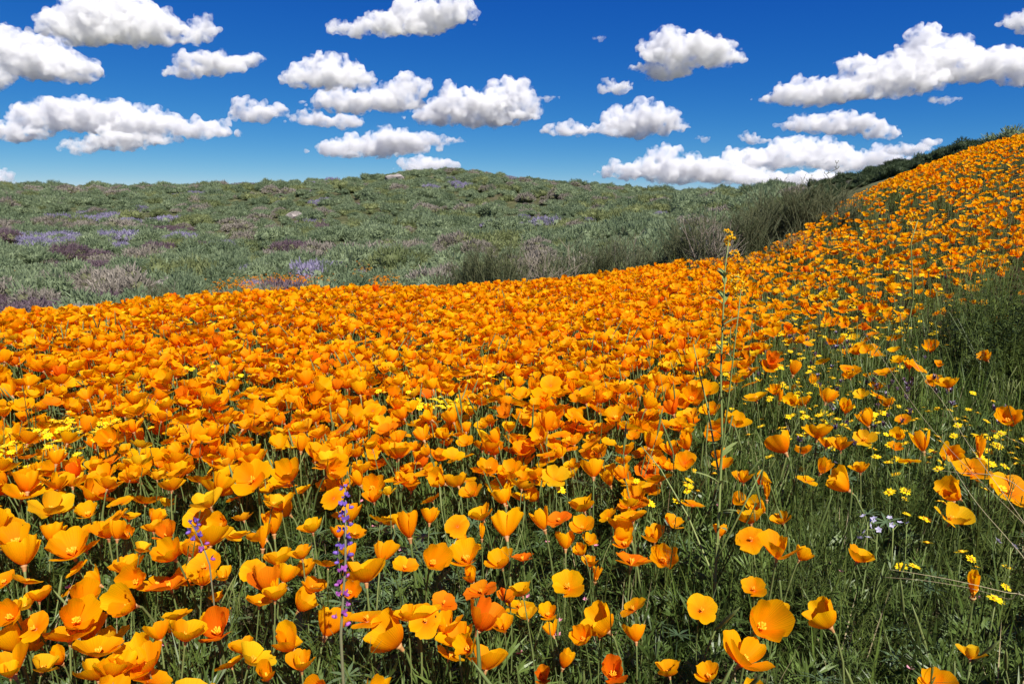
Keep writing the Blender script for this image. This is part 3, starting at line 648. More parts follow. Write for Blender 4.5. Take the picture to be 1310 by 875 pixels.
def gen_poppies():
    rng = np.random.default_rng(77); out = []
    for (px, py, w) in HAND:
        # slide the head along its ray to the height of the poppy canopy
        hh = rng.uniform(.22, .30); D = 1.0
        for _ in range(30):
            p = unproj(px, py, D); g = float(height(p[0], p[1]))+hh; D *= np.clip((CAM_Z-g)/max(CAM_Z-p[2], .01), .7, 1.4)
        p = unproj(px, py, D)
        k = int(rng.choice(len(TYPES), p=WTS)); s = np.clip(1.07*w*D/F/max(WID[k], .045), .62, 1.5)
        u = rng.random(); rz = rng.normal(2.0, .8) if u < .45 else rng.normal(-1.7, .7) if u < .78 else rng.uniform(0, 6.3)
        out.append((p, s, k, rz, 1))
    n = 390000
    y = rng.uniform(0.35, 15.5, n); x = rng.uniform(-1.15, 1.15, n)*(y+1.0)
    A = 2*1.15*(15.15)*(8.0+1)
    # uniform per area
    keep = rng.random(n) < (y+1.0)/16.5
    x, y = x[keep], y[keep]; z = height(x, y)
    px, py, d = proj(np.stack([x, y, z+.25], 1))
    rmax = np.interp(px, [-300, 0, 220, 440, 655, 850, 900, 960, 1030, 1100, 1200, 1310, 1800], [4.6, 4.9, 5.4, 6.0, 6.7, 7.4, 7.3, 7.3, 8.3, 11.5, 12.0, 12.5, 13])
    dens = region(px, py)*np.clip((rmax-y)/0.35, 0, 1)
    cl = 0.5+0.5*vnoise(x/.22, y/.22, 21); cl2 = vnoise(x/.9, y/.9, 22)
    dens = dens*np.clip(0.55+0.9*cl+0.35*cl2, 0.1, 1)
    out_fr = (px < -30) | (px > 1340) | (py > 890)
    dens = np.where(out_fr, np.maximum(dens, 0.35), dens)
    k2 = rng.random(len(x)) < dens*0.95
    for i in np.where(k2)[0]:
        k = int(rng.choice(len(TYPES), p=WTS_FAR)); s = np.clip(rng.normal(.92, .17), .5, 1.4)*(.058/max(WID[k], .04))**.6
        out.append((np.array([x[i], y[i], z[i]+rng.uniform(.19, .29)]), s, k, rng.normal(2.2, 1.4), 0))
    return out
WTS = np.array([.13, .13, .12, .07, .06, .03, .02, .09, .09, .03, .05, .03, .02, .02, .07, .04, .03]); WTS /= WTS.sum()
WTS_FAR = np.array([.14, .12, .08, .15, .10, .02, .07, .07, .05, .02, .06, .04, .02, .02, .03, .02, .02]); WTS_FAR /= WTS_FAR.sum()
FL = gen_poppies()
print('poppies', len(FL))
WORDS = ['upright bowl-shaped orange poppy', 'slightly tilted bowl-shaped orange poppy', 'strongly tilted bowl-shaped orange poppy', 'wide open upright orange poppy', 'wide open tilted orange poppy',
 'flat tilted orange poppy', 'flat upright orange poppy', 'upright cup-shaped orange poppy', 'tilted cup-shaped orange poppy', 'half closed orange poppy', 'golden yellow cupped poppy', 'golden yellow open poppy',
 'deep reddish cupped poppy', 'deep reddish open poppy', 'nodding cup-shaped orange poppy', 'nodding open orange poppy', 'tightly furled orange poppy bud']
def spot(px, py):
    if abs(px-437) < 60 and 600 < py < 870: return 'beside the tall purple lupine spike'
    if abs(px-925) < 75 and py > 480: return 'near the tall stalk of coiled yellow flowers'
    if px > 1000 and py > 590: return 'in the leafy green ground with pale lavender blossoms'
    if px > 860 and py > 400: return 'among small yellow daisies and dark clover heads'
    if 640 < px <= 860 and py > 600: return 'over the dark green gap beside the grassy patch'
    if px < 220 and 500 < py < 600: return 'by the yellow daisy cluster in the dense bloom'
    if py < 600: return 'in the dense bloom of the open field'
    if px > 440: return 'above the palmate lupine leaves and feathery greenery'
    return 'in the cluster left of the purple lupine spike'
def place_poppies():
    P = np.array([f[0] for f in FL]); S = np.array([f[1] for f in FL]); K = np.array([f[2] for f in FL]); Rz = np.array([f[3] for f in FL])
    rng = np.random.default_rng(9)
    px, py, d = proj(P)
    # base from head
    c, s = np.cos(Rz), np.sin(Rz); T = np.array([TIP[k] for k in K])
    B = P-np.stack([(T[:, 0]*c-T[:, 1]*s)*S, (T[:, 0]*s+T[:, 1]*c)*S, T[:, 2]*S], 1)
    infr = (px > 0) & (px < 1310) & (py > 160) & (py < 870)
    size = np.where(infr, S/d*np.where([f[4] for f in FL], 1.3, 1), 0); ind = np.argsort(-size)[:300]; mk = np.zeros(len(P), bool); mk[ind] = True
    for i in ind:
        sz = S[i]*WID[K[i]]; lab = ('large ' if sz > .068 else 'small ' if sz < .048 else '')+WORDS[K[i]]+' '+spot(px[i], py[i])
        t = empty('poppy', B[i], (0, 0, Rz[i]), S[i]); tag(t, lab, 'flower', lab)
        for n, me in POP_PART[K[i]]: obj(n, me, t)
    r = ~mk; z0 = 0*Rz[r]
    scatter('poppy_field', POP_JOIN, B[r], np.stack([z0, z0, Rz[r]], 1), np.stack([S[r]]*3, 1), K[r], 'sheet of orange poppies spreading over the field and slope', 'flowers')
place_poppies()

# ------------------------------------------------------------------ greenery under the flowers
def feather_tuft(seed, h=0.17, n=11):
    rng = np.random.default_rng(seed); mb = MB()
    for _ in range(n):
        a = rng.uniform(0, 2*PI); el = rng.uniform(.5, 1.35); d = Vector((math.cos(a)*math.cos(el), math.sin(a)*math.cos(el), math.sin(el)))
        L = h*rng.uniform(.55, 1.05); p0 = Vector((rng.normal(0, .012), rng.normal(0, .012), 0)); side = d.cross(Vector((0, 0, 1))).normalized()
        tube(mb, [p0, p0+d*L*.5, p0+d*L*.62], [.0011, .0009, .0006], 3, False)
        c = p0+d*L*.55; up = side.cross(d)
        for _ in range(3):
            d1 = (d+side*rng.normal(0, .6)+up*rng.normal(0, .35)).normalized(); l1 = L*rng.uniform(.14, .26); blade(mb, c, d1, up, l1, .003, .1, 1)
            e = c+d1*l1*.8
            for _ in range(4):
                d2 = (d1+side*rng.normal(0, .65)+up*rng.normal(0, .45)).normalized(); blade(mb, e, d2, up, L*rng.uniform(.12, .24), rng.uniform(.0025, .0048), .25, 2)
    return mb.mesh('tuft', M['feather'], smooth=False)
def palmate_tuft(seed, h=0.16, n=6):
    rng = np.random.default_rng(seed); mb = MB()
    for _ in range(n):
        a = rng.uniform(0, 2*PI); el = rng.uniform(.6, 1.4); d = Vector((math.cos(a)*math.cos(el), math.sin(a)*math.cos(el), math.sin(el)))
        L = h*rng.uniform(.6, 1.05); c = d*L; tube(mb, [(0, 0, 0), tuple(c*.5), tuple(c)], [.0013, .0011, .0009], 3, False)
        nrm = (Vector((0, 0, 1))+d*.5+Vector(rng.normal(size=3)*.2)).normalized(); x = nrm.cross(Vector((1, .3, 0))).normalized(); y = nrm.cross(x)
        for k in range(8):
            w = 2*PI*k/8+rng.normal(0, .1); dd = x*math.cos(w)+y*math.sin(w)+nrm*.3; blade(mb, c, dd, nrm, rng.uniform(.022, .034), .0048, .2, 2)
    return mb.mesh('tuft', M['bluegreen'], smooth=False)
def grass_tuft(seed, m, h=0.2, n=16, w=.003):
    rng = np.random.default_rng(seed); mb = MB()
    for _ in range(n):
        a = rng.uniform(0, 2*PI); el = rng.uniform(.85, 1.5); d = Vector((math.cos(a)*math.cos(el), math.sin(a)*math.cos(el), math.sin(el)))
        blade(mb, (rng.normal(0, .018), rng.normal(0, .018), 0), d, (math.cos(a), math.sin(a), .2), h*rng.uniform(.45, 1.1), w*rng.uniform(.7, 1.4), rng.uniform(-.25, .1), 3)
    return mb.mesh('tuft', m, smooth=False)
def low_tuft(seed, n=60):
    rng = np.random.default_rng(seed); mb = MB()
    for _ in range(n):
        p = Vector((rng.normal(0, .035), rng.normal(0, .035), abs(rng.normal(.04, .03)))); d = Vector(rng.normal(size=3)); d.z = abs(d.z)*.7
        blade(mb, p, d, rng.normal(size=3), rng.uniform(.012, .03), rng.uniform(.003, .007), .2, 1)
    return mb.mesh('tuft', M['moss'], smooth=False)
def leafy_stem(seed, h=.23):
    rng = np.random.default_rng(seed); mb = MB()
    for _ in range(6):
        a = rng.uniform(0, 2*PI); d = Vector((math.cos(a)*.3, math.sin(a)*.3, 1)).normalized(); L = h*rng.uniform(.6, 1.05); b = Vector((rng.normal(0, .02), rng.normal(0, .02), 0))
        tube(mb, [b, b+d*L*.5, b+d*L], [.0016, .0013, .0008], 3)
        for k in range(40):
            t = rng.uniform(.1, 1); w = rng.uniform(0, 2*PI); blade(mb, b+d*L*t, Vector((math.cos(w), math.sin(w), rng.uniform(.2, 1.4))), (0, 0, 1), rng.uniform(.010, .026), rng.uniform(.002, .0042), .3, 1)
    return mb.mesh('tuft', M['moss'], smooth=False)
def pods(seed):
    rng = np.random.default_rng(seed); mb = MB()
    for _ in range(5):
        a = rng.uniform(0, 2*PI); d = Vector((math.cos(a)*.3, math.sin(a)*.3, 1)).normalized(); L = rng.uniform(.14, .22); b = Vector((rng.normal(0, .03), rng.normal(0, .03), 0)); e = b+d*L
        tube(mb, [b, b+d*L*.5+Vector((.004, 0, 0)), e], [.0012, .0011, .001], 4); f = e+(d+Vector(rng.normal(size=3)*.2))*rng.uniform(.035, .06)
        tube(mb, [e, e.lerp(f, .2), e.lerp(f, .7), f], [.001, .0023, .002, .0004], 5)
    return mb.mesh('tuft', M['stem'])
def dark_leafy(seed, h=.30):
    rng = np.random.default_rng(seed); mb = MB()
    for _ in range(6):
        a = rng.uniform(0, 2*PI); d = Vector((math.cos(a)*.35, math.sin(a)*.35, 1)).normalized(); L = h*rng.uniform(.6, 1.05); b = Vector((rng.normal(0, .02), rng.normal(0, .02), 0))
        tube(mb, [b, b+d*L*.5, b+d*L], [.0018, .0014, .0008], 3)
        for k in range(30):
            t = rng.uniform(.1, 1); w = rng.uniform(0, 2*PI); blade(mb, b+d*L*t, Vector((math.cos(w), math.sin(w), rng.uniform(.2, 1.2))), (0, 0, 1), rng.uniform(.014, .032), rng.uniform(.0025, .0050), .35, 2)
    return mb.mesh('tuft', M['moss'], smooth=False)
TUFT = [feather_tuft(1), feather_tuft(2), feather_tuft(3, .2), palmate_tuft(4), palmate_tuft(5), grass_tuft(6, M['grass']), grass_tuft(7, M['grass'], .24, 14), grass_tuft(8, M['straw'], .18, 8, .0018), low_tuft(9), low_tuft(10), leafy_stem(11), leafy_stem(12), dark_leafy(13), pods(14)]
def greenery():
    rng = np.random.default_rng(31); n = 52000
    y = rng.uniform(0.15, 15, n); x = rng.uniform(-1.2, 1.2, n)*(y+.9)
    keep = rng.random(n) < (y+.9)/15.9*np.where(y < 3.2, 1.0, 0.55)
    # thicker near the camera
    n2 = 13000; y2 = rng.uniform(0.15, 3.2, n2); x2 = rng.uniform(-1.2, 1.2, n2)*(y2+.9); k2 = rng.random(n2) < (y2+.9)/4.1
    x = np.concatenate([x[keep], x2[k2]]); y = np.concatenate([y[keep], y2[k2]])
    z = height(x, y); px, py, d = proj(np.stack([x, y, z+.12], 1))
    ok = y < np.interp(px, [-300, 0, 440, 655, 850, 960, 1030, 1100, 1310, 1800], [5.2, 5.5, 6.6, 7.3, 8.5, 9.5, 11, 13, 14, 14])
    x, y, z, px, py = x[ok], y[ok], z[ok], px[ok], py[ok]; m = len(x)
    base = np.array([.16, .15, .12, .03, .03, .04, .03, .07, .14, .14, .05, .03])
    rightw = np.array([.16, .15, .13, .02, .02, .05, .05, .05, .12, .11, .07, .05]); slope = np.array([.03, .03, .02, 0, 0, .30, .22, .05, .10, .10, .10, .05])
    lup = np.array([.10, .10, .08, .22, .22, .03, .02, .03, .10, .10, 0, 0])
    I = np.empty(m, int); u = rng.random(m)
    for nm, wts, sel in (('b', base, np.ones(m, bool)), ('r', rightw, px > 780), ('s', slope, (px > 900) & (py < 560)),
                         ('l', lup, (((px-505)/75)**2+((py-745)/70)**2 < 1) | (((px-390)/70)**2+((py-850)/40)**2 < 1))):
        cw = np.cumsum(wts/wts.sum()); I[sel] = np.searchsorted(cw, u[sel])
    I = np.clip(I, 0, len(TUFT)-1)
    I = np.where(rng.random(m) < .05, 13, I)
    dk = ((px-1300)/110)**2+((py-425)/80)**2 < rng.uniform(.3, 1.25, m)
    e = (((px-1290)/90)**2+((py-430)/80)**2 < 1) | (((px-1130)/190)**2+((py-740)/120)**2 < 1)
    I = np.where(e & (rng.random(m) < .5), np.where(rng.random(m) < .5, 10, 11), I)
    I = np.where(dk & (rng.random(m) < .9), 12, I)
    s = rng.uniform(.75, 1.3, m)*np.where(dk, 1.1, 1)
    scatter('greenery', TUFT, np.stack([x, y, z-.004], 1), np.stack([rng.normal(0, .12, m), rng.normal(0, .12, m), rng.uniform(0, 6.3, m)], 1), np.stack([s, s, s*rng.uniform(.85, 1.3, m)], 1), I, 'feathery green leaves and grass between the poppy stems', 'greenery')
    print('tufts', m)
greenery()

# ------------------------------------------------------------------ small companions
def daisy(seed):
    rng = np.random.default_rng(seed); ray, disc, stem = MB(), MB(), MB(); h = .20
    T = Matrix.Translation((rng.normal(0, .01), rng.normal(0, .01), h)) @ Matrix.Rotation(rng.uniform(.1, .5), 4, 'Y')
    for k in range(10):
        w = 2*PI*k/10+rng.normal(0, .05); d = Vector((math.cos(w), math.sin(w), rng.uniform(.05, .3))); blade(ray, d*.0025, d, (0, 0, 1), rng.uniform(.0065, .008), .0042, .1, 2)
    ray.xf(T)
    vv = ICO_V*np.array([.0034, .0034, .002])+np.array([0, 0, .001]); disc.add(vv.tolist(), [tuple(f) for f in ICO_F.tolist()]); disc.xf(T)
    tp = T.translation; tube(stem, [(0, 0, -.12), (tp.x*.3, tp.y*.3+.004, h*.5), tuple(tp)], [.0009, .0008, .0010], 4)
    return ray, disc, stem
DA = [daisy(s) for s in (1, 2, 3)]
DA_PART = [(a.mesh('rays', M['yellow'], False), b.mesh('disc', M['disc']), c.mesh('stem', M['stem'])) for a, b, c in DA]
DA_JOIN = []
for a, b, c in DA:
    mb = MB(); mb.merge(a, 0); mb.merge(b, 1); mb.merge(c, 2); DA_JOIN.append(mb.mesh('daisy', [M['yellow'], M['disc'], M['stem']], False))
def head_on_ray(px, py, hh):
    D = 1.0
    for _ in range(40):
        p = unproj(px, py, D); g = float(height(p[0], p[1]))+hh; D *= np.clip((CAM_Z-g)/max(CAM_Z-p[2], .01), .8, 1.25)
    return unproj(px, py, D), D
def daisies():
    rng = np.random.default_rng(61); pts = []
    for (cx, cy_, rx, ry, n) in [(90,548,75,13,60),(150,540,60,10,30),(30,575,35,12,24),(60,560,60,16,26),(570,517,35,8,26),(600,478,50,12,30),(510,500,40,14,20),(260,470,120,30,40),(40,600,50,20,14),(845,622,32,22,13),(718,622,3,3,1),(684,614,6,5,2),(1030,470,120,50,120),(1010,505,60,40,40),(1130,400,130,50,170),(960,400,90,50,120),(1200,540,100,45,60),(1240,600,60,40,20),(1190,650,70,40,8),(1235,740,60,25,5),(1060,540,90,60,60),(1150,330,110,40,140),(1240,300,90,50,80),(890,440,70,40,60),(700,470,120,40,40),(200,400,160,12,40),(800,380,60,15,30),(1290,565,30,25,14),(905,600,25,20,4),(1180,700,60,30,3)]:
        for _ in range(n):
            px, py = rng.normal(cx, rx*.55), rng.normal(cy_, ry*.6); p, D = head_on_ray(px, py, rng.uniform(.22, .29) if px < 800 and py < 590 else rng.uniform(.16, .25))
            if D > 13 or D < .4: continue
            pts.append((p, rng.uniform(.85, 1.5)*(1.3 if D > 3 else 1), px, py, D))
    pts.sort(key=lambda q: q[4]/q[1]); P, Rt, S, I = [], [], [], []
    for q, (p, s, px, py, D) in enumerate(pts):
        k = q % 3; rz = rng.uniform(0, 6.3); b = p-np.array([0, 0, .2*s])
        if q < 150 and 0 < px < 1310 and py < 870:
            t = empty('yellow_daisy', b, (0, 0, rz), s)
            if py > 590: lab = 'small yellow daisy in the dark greenery '+('beneath the pale lavender blossoms' if px > 1050 else 'beside the tall stalk of coiled yellow flowers' if px > 780 else 'next to the scattered near poppies' if px > 400 else 'at the left of the near poppy cluster')
            else: lab = 'tiny yellow daisy in the yellow patch '+('among dark clover heads' if px > 800 else 'inside the dense poppy bloom')
            tag(t, lab, 'flower', lab)
            for nm, me in zip(('rays', 'disc', 'stem'), DA_PART[k]): obj(nm, me, t)
        else: P.append(b); Rt.append((0, 0, rz)); S.append((s, s, s)); I.append(k)
    scatter('yellow_daisies', DA_JOIN, P, Rt, S, I, 'carpet of tiny yellow daisies between the poppies', 'flowers')
daisies()
def clover_mesh(seed):
    rng = np.random.default_rng(seed); mb = MB(); h = .2
    tube(mb, [(0, 0, -.12), (.004, 0, h*.5), (0, 0, h)], [.0011, .001, .001], 4, mi=1)
    for k in range(34):
        w = rng.uniform(0, 6.3); zz = rng.uniform(0, .012); d = Vector((math.cos(w), math.sin(w), rng.uniform(.2, 1.2))); blade(mb, (0, 0, h-.012+zz), d, (0, 0, 1), rng.uniform(.008, .014), .0034, -.2, 2, mi=0 if rng.random() < .86 else 2)
    return mb.mesh('clover', [M['clover'], M['stem'], M['pale']], False)
CLV = [clover_mesh(s) for s in (1, 2, 3)]
rng = np.random.default_rng(71)
for (cx, cy_, rx, ry, n, lab) in [(1060,435,60,14,22,'dark purple clover head in the thin band above the daisy patch'),(1150,495,90,30,34,'dark purple clover head in the open grass beside the dark shrub'),(1010,470,60,25,14,'dark purple clover head amid the yellow daisies'),(1080,540,60,30,12,'dark purple clover head below the daisy patch'),(1290,520,20,15,5,'dark purple clover head at the right edge by the dark shrub'),(640,400,190,35,18,'dark purple clover head scattered through the dense poppies'),(350,490,150,30,8,'dark clover head sunk in the dense poppy bloom'),(1100,350,110,50,10,'dark purple clover head on the poppy slope')]:
    for q in range(n):
        px, py = rng.normal(cx, rx*.6), rng.normal(cy_, ry*.6)
        if not (0 < px < 1305): continue
        p, D = head_on_ray(px, py, rng.uniform(.2, .28)); s = rng.uniform(.8, 1.2)
        if D > 11: continue
        o = obj('clover', CLV[q % 3], loc=p-np.array([0, 0, .2*s])); o.scale = (s, s, s); o.rotation_euler = (rng.normal(0, .1), rng.normal(0, .1), rng.uniform(0, 6)); tag(o, lab, 'flower', lab)
def filaree(seed):
    rng = np.random.default_rng(seed); mb = MB(); h = .16
    tube(mb, [(0, 0, -.06), (.006, 0, h*.6), (0, 0, h)], [.0008, .0007, .0006], 3, mi=1)
    for k in range(5):
        w = 2*PI*k/5; d = Vector((math.cos(w), math.sin(w), .7)); blade(mb, (0, 0, h), d, (0, 0, 1), .0075, .0055, .1, 2)
    return mb.mesh('filaree', [M['pink'], M['stem']], False)
FI = filaree(1)
for (px, py) in [(458,620),(468,636),(511,659),(595,615),(699,691),(733,692),(736,636),(507,705),(446,681),(192,831),(145,696),(84,753),(125,745),(715,758),(733,758),(714,814),(737,798),(695,853),(766,758),(700,727),(1183,835),(1155,865),(1070,735),(907,650),(340,793),(55,760),(600,727),(1292,775),(240,800),(520,600)]:
    p, D = head_on_ray(px, py, .15); s = rng.uniform(.8, 1.2)
    o = obj('pink_flower', FI, loc=p-np.array([0, 0, .16*s])); o.scale = (s, s, s); o.rotation_euler = (rng.normal(0, .2), rng.normal(0, .2), rng.uniform(0, 6))
    lab = 'tiny pink flower low in the greenery '+('left of the purple lupine spike' if px < 430 else 'under the pale lavender blossoms' if px > 900 else 'under the scattered near poppies'); tag(o, lab, 'flower', lab)

def floret_mesh(m, seed):
    rng = np.random.default_rng(seed); mb = MB()
    vv = ICO_V*np.array([.0046, .0025, .0027])+np.array([.006, 0, .001]); mb.add(vv.tolist(), [tuple(f) for f in ICO_F.tolist()])
    for sg in (-1, 1): blade(mb, (.003, sg*.001, .002), (.5, sg*.35, .9), (1, 0, 0), .007, .0058, .2, 2)
    return mb.mesh('floret', m)
FLO = [floret_mesh(M['lupine'], 1), floret_mesh(M['lupine_low'], 2)]
PALM = palmate_tuft(44, .10, 5)
def lupine(px0, py0, px1, py1, D, lab, nf, th=1.0):
    """spike from its lowest visible point to its tip"""
    rng = np.random.default_rng(int(px0)); a, b = unproj(px0, py0, D), unproj(px1, py1, D*1.02)
    g = float(height(a[0], a[1])); base = np.array([a[0]+(a[0]-b[0])*.2, a[1], g]); t = empty('lupine', base); tag(t, lab, 'flower')
    A, B = Vector(a-base), Vector(b-base); st = MB(); tube(st, [(0, 0, 0), A*.6, A, A.lerp(B, .5)+Vector((.003, 0, 0)), B], [.0022*th, .0021*th, .002*th, .0016*th, .0008], 6)
    obj('stem', st.mesh('stem', M['lupstem']), t); obj('leaves', PALM, t)
    for k in range(nf):
        u = ((k+.5)/nf)**.72; u = min(max(u+rng.normal(0, .012), 0), 1); w = k*2.4+rng.normal(0, .5); f = obj('floret', FLO[0 if u > .45 else 1], t); c = A.lerp(B, u)
        f.location = c+Vector((math.cos(w), math.sin(w), 0))*.004; f.rotation_euler = (0, rng.uniform(-.5, .2), w); sc = (.82 if u < .9 else .55)*rng.uniform(.85, 1.15); f.scale = (sc, sc, sc)
lupine(436, 812, 442, 622, .86, 'tall purple lupine spike with florets ringed along a dark stem', 34)
lupine(268, 722, 242, 664, 1.0, 'short leaning purple lupine spike among the near poppies', 11, .6)

# tall stalk with coiled yellow heads
def coil_mesh(seed, n=26, r=.014):
    rng = np.random.default_rng(seed); mb = MB(); pts = []
    for k in range(12):
        w = k/11*4.4; rr = r*(1-.055*k); pts.append((rr*math.cos(w)-r, 0, rr*math.sin(w)))
    tube(mb, pts, [.0022-.0001*k for k in range(12)], 5, mi=1)
    for k in range(n*4):
        q = rng.integers(1, 12); p = Vector(pts[q])+Vector(rng.normal(size=3)*.0015); d = Vector((p.x+r, rng.normal(0, .010), p.z)).normalized()+Vector(rng.normal(size=3)*.5); blade(mb, p, d, rng.normal(size=3), rng.uniform(.004, .0075), .0042, .1, 2)
    return mb.mesh('flower_head', [M['fiddle'], M['hairy']], False)
COIL = [coil_mesh(s) for s in (1, 2)]
def fiddleneck(base_px, path, heads, side, D, lab, h0=None):
    b = unproj(*base_px, D); b[2] = float(height(b[0], b[1])); t = empty('coiled_flower_stalk', b); tag(t, lab, 'flower')
    st = MB(); pts = [Vector((0, 0, 0))]+[Vector(unproj(x, y, D)-b) for x, y in path]; n = len(pts)
    tube(st, pts, [.0030*(1-.7*i/(n-1)) for i in range(n)], 6); obj('stem', st.mesh('stem', M['hairy']), t)
    for s in side:
        mb = MB(); q = [Vector(unproj(x, y, D+dy)-b) for x, y, dy in s]; tube(mb, q, [.0021-.0012*i/(len(q)-1) for i in range(len(q))], 5); obj('branch', mb.mesh('branch', M['hairy']), t)
    rng = np.random.default_rng(3)
    for k, (x, y, sc) in enumerate(heads):
        o = obj('flower_head', COIL[k % 2], t, Vector(unproj(x, y, D)-b)); o.rotation_euler = (rng.normal(0, .2), rng.normal(0, .3), 0 if k % 2 else PI); o.scale = (sc,)*3
    for k in range(26):
        f = rng.uniform(.12, .85)*(n-1); i = min(int(f), n-2); p = pts[i].lerp(pts[i+1], f-i); w = rng.uniform(0, 6.3); mb = MB()
        blade(mb, p, (math.cos(w), math.sin(w), .9), (0, 0, 1), rng.uniform(.03, .07)*(1-.5*f/(n-1)), .009, .35, 4); obj('leaf', mb.mesh('leaf', M['hairy']), t)
fiddleneck((908, 870), [(914,760),(920,650),(924,560),(922,480),(925,400),(928,340),(933,303)], [(926,297,.75),(940,308,.7),(934,327,.65),(950,360,.9),(942,371,.85),(953,376,.8)],
 [[(921,600,0),(931,520,-.03),(940,440,-.05),(948,372,-.05)],[(922,620,0),(905,520,.04),(893,470,.06),(887,440,.06)],[(914,740,0),(880,660,.06),(845,600,.1),(820,570,.12)],[(915,720,0),(950,650,-.05),(975,600,-.06)]], 1.25,
 'tall green stalk with coiled yellow flower heads rising above the poppies')
def coil_plant(px, py, lab):
    p, D = head_on_ray(px, py+90, .28); D = min(D, 3.2); t = unproj(px, py, D); b = np.array([t[0], t[1], float(height(t[0], t[1]))])
    e = empty('coiled_flower_stalk', b); tag(e, lab, 'flower'); mb = MB(); T = Vector(t-b); tube(mb, [(0, 0, 0), T*.5+Vector((.02, 0, 0)), T*.85+Vector((-.02, 0, 0)), T], [.004, .0035, .003, .002], 5); obj('stem', mb.mesh('stem', M['hairy']), e)
    o = obj('flower_head', COIL[0], e, T); o.scale = (1.8,)*3
coil_plant(1174, 282, 'single coiled yellow flower head standing above the poppy slope')

# pale lavender blossoms
def lavender(px, py, n, s, lab):
    p, D = head_on_ray(px, py, .24); b = np.array([p[0], p[1], float(height(p[0], p[1]))]); t = empty('lavender_flower', b); tag(t, lab, 'flower'); r = np.random.default_rng(int(px)); T = Vector(p-b)
    mb = MB(); tube(mb, [(0, 0, 0), T*.6+Vector((.006, 0, 0)), T], [.0014, .0012, .001], 4)
    for k in range(n):
        c = T+Vector(r.normal(size=3)*.008*math.sqrt(n)*s*.6); tube(mb, [T*.93, c], [.0008, .0006], 3); f = MB()
        for q in range(5):
            w = 2*PI*q/5; d = Vector((math.cos(w), math.sin(w), .5)); blade(f, (0, 0, 0), d, (0, 0, 1), 0.0066*s, .0058*s, .1, 2)
        o = obj('blossom', f.mesh('blossom', M['pale'], False), t, c); o.rotation_euler = (r.normal(.5, .4), r.normal(0, .4), r.uniform(0, 6))
    obj('stem', mb.mesh('stem', M['hairy']), t)
for a in [(1110,667,5,1.1,'cluster of five pale lavender blossoms in the dark greenery'),(1143,669,3,1.0,'pair of whitish lavender blossoms right of the cluster of five'),(1122,683,3,1.1,'lavender blossoms hanging below the cluster of five'),(1293,700,2,1.2,'pale lavender blossom near the right edge of the picture'),(1160,671,1,.8,'single white blossom beyond the lavender clusters'),(1063,592,2,.8,'white blossom pair beside the near slope poppies'),(1098,594,2,.7,'small white blossom right of the white pair'),(1222,625,1,.9,'lone lavender blossom below the right hand poppies')]: lavender(*a)

# dry grass stalks leaning across the right hand side
def dry(path, lab, r0=.0007):
    P = [Vector(unproj(x, y, D)) for x, y, D in path]; b = P[0]+(P[0]-P[1]).normalized()*.45; b.z = float(height(b.x, b.y)); mb = MB(); e = P[0]-b; q = [Vector((0, 0, 0)), Vector((e.x*.5, e.y*.5, e.z*.62))]+[p-b for p in P]
    n = len(q)
    # smooth the path
    out = []
    for i in range(n-1):
        p0, p1, p2, p3 = q[max(i-1, 0)], q[i], q[i+1], q[min(i+2, n-1)]
        for k in range(5):
            t = k/5; out.append(.5*((2*p1)+(p2-p0)*t+(2*p0-5*p1+4*p2-p3)*t*t+(3*p1-p0-3*p2+p3)*t**3))
    out.append(q[-1]); m = len(out); tube(mb, out, [r0*(1-.6*i/m) for i in range(m)], 4)
    o = obj('dry_grass_stalk', mb.mesh('stalk', M['straw']), loc=b); tag(o, lab, 'grass')
dry([(1330,775,.95),(1290,766,.98),(1240,752,1.02),(1180,742,1.05),(1130,738,1.08)], 'pale dry stalk lying across the greenery past a lone red poppy')
dry([(1330,770,1.0),(1285,757,1.0),(1220,742,1.02),(1170,733,1.03),(1136,728,1.05)], 'second pale dry stalk close above the lying one')
dry([(1325,735,1.0),(1290,690,1.05),(1255,650,1.1),(1230,615,1.15),(1205,570,1.25)], 'dry stalk slanting up past the right hand poppies')
dry([(1325,640,1.1),(1280,610,1.1),(1230,605,1.12),(1190,600,1.15)], 'dry stalk bending flat over the two right hand poppies')
dry([(1330,700,1.2),(1290,640,1.3),(1240,570,1.4),(1210,520,1.5),(1180,480,1.6),(1160,440,1.7)], 'dry stalk rising through the dark clover heads')
dry([(1330,690,1.3),(1220,580,1.5),(1170,520,1.6),(1130,460,1.7),(1105,425,1.8)], 'thin dry stalk left of the one through the clover heads')
dry([(1325,590,1.2),(1290,560,1.3),(1270,545,1.35)], 'short dry stalk at the right edge')

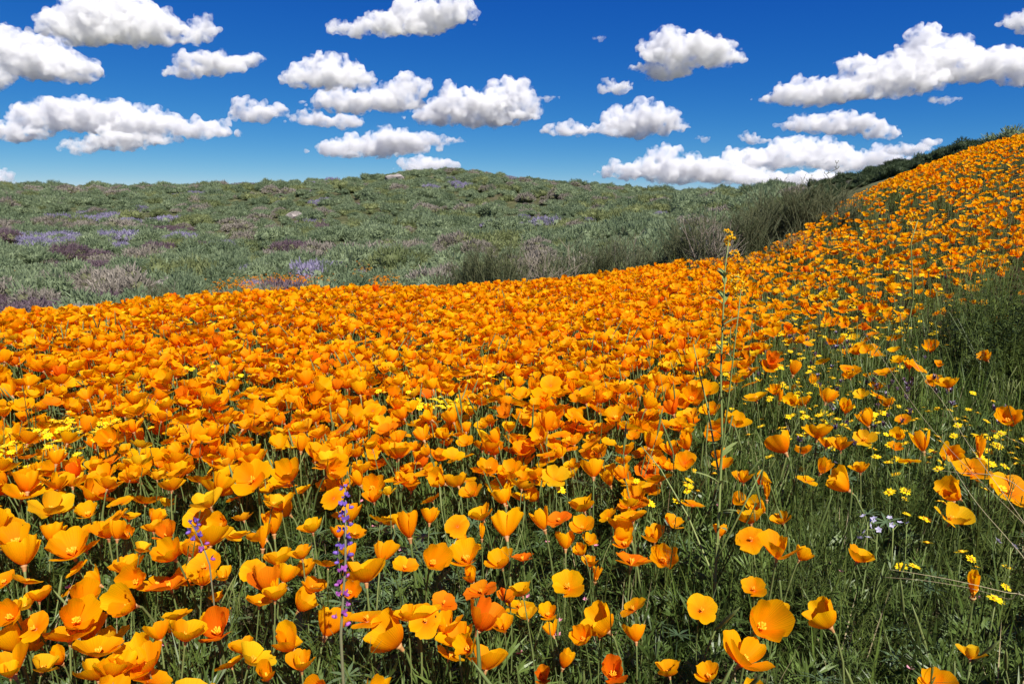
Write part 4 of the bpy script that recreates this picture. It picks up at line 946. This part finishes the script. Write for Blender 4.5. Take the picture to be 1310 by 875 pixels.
# distant orange patches and stones on the hill
def far_patch():
    rng = np.random.default_rng(91); mb = MB()
    for w in range(5):
        d = Vector((math.cos(w*1.256)*.8, math.sin(w*1.256)*.8, .6)); blade(mb, (0, 0, .22), d, (0, 0, 1), .05, .05, 0, 1)
    me = mb.mesh('far_poppy', M['petal'], False); P = []
    for (cx, cy_, rx, ry, n, D) in [(345,353,60,6,800,23.5),(390,352,35,4,300,24),(500,352,20,5,200,23),(470,340,25,4,60,27),(460,375,60,6,60,17),(20,350,20,3,20,26)]:
        for _ in range(n):
            px, dd = rng.normal(cx, rx*.6), D+rng.normal(0, 1.6); g = unproj(px, CY, dd); P.append((g[0], g[1], float(height(g[0], g[1]))+.05))
    n = len(P); s = rng.uniform(.8, 1.6, n)
    scatter('far_poppies', [me], P, np.stack([0*s, 0*s, rng.uniform(0, 6, n)], 1), np.stack([s]*3, 1), np.zeros(n, int), 'patch of far poppies at the foot of the sage hill', 'flowers')
far_patch()
def rock(px, py, D, s, lab, seed, m):
    r = np.random.default_rng(seed); g = unproj(px, CY, D); z = float(height(g[0], g[1])); v = ICO_V*np.array([1, .8, .6])*s*(1+.25*r.normal(size=(len(ICO_V), 1))*.6)
    mb = MB(); mb.add(v.tolist(), [tuple(f) for f in ICO_F.tolist()]); o = obj('rock', mb.mesh('rock', m, False), loc=(g[0], g[1], z+.15*s)); tag(o, lab, 'rock')
def rock_mat(nt, n, l, out):
    t = noise(n, l, 4, 6); c = ramp(n, [(.3, (.16, .13, .12)), (.7, (.30, .27, .25))]); l.new(t.outputs[0], c.inputs[0]); p = n.new('ShaderNodeBsdfPrincipled'); p.inputs['Roughness'].default_value = .9; l.new(c.outputs[0], p.inputs['Base Color']); l.new(p.outputs[0], out.inputs['Surface'])
M['rock'] = mat('rock', rock_mat)
rock(388, 285, 60, .8, 'pale boulder topped with violet bloom on the hillside', 3, M['rock']); rock(222, 366, 25, .6, 'brown boulder at the foot of the hill beyond the poppies', 4, M['rock'])
rock(205, 366, 26, .45, 'smaller brown boulder beside the one at the hill foot', 5, M['rock']); rock(512, 219, 100, 1.4, 'dark outcrop on the rounded hilltop', 6, M['rock']); rock(650, 300, 45, .55, 'pale stone on the bare track of the hill', 7, M['rock'])
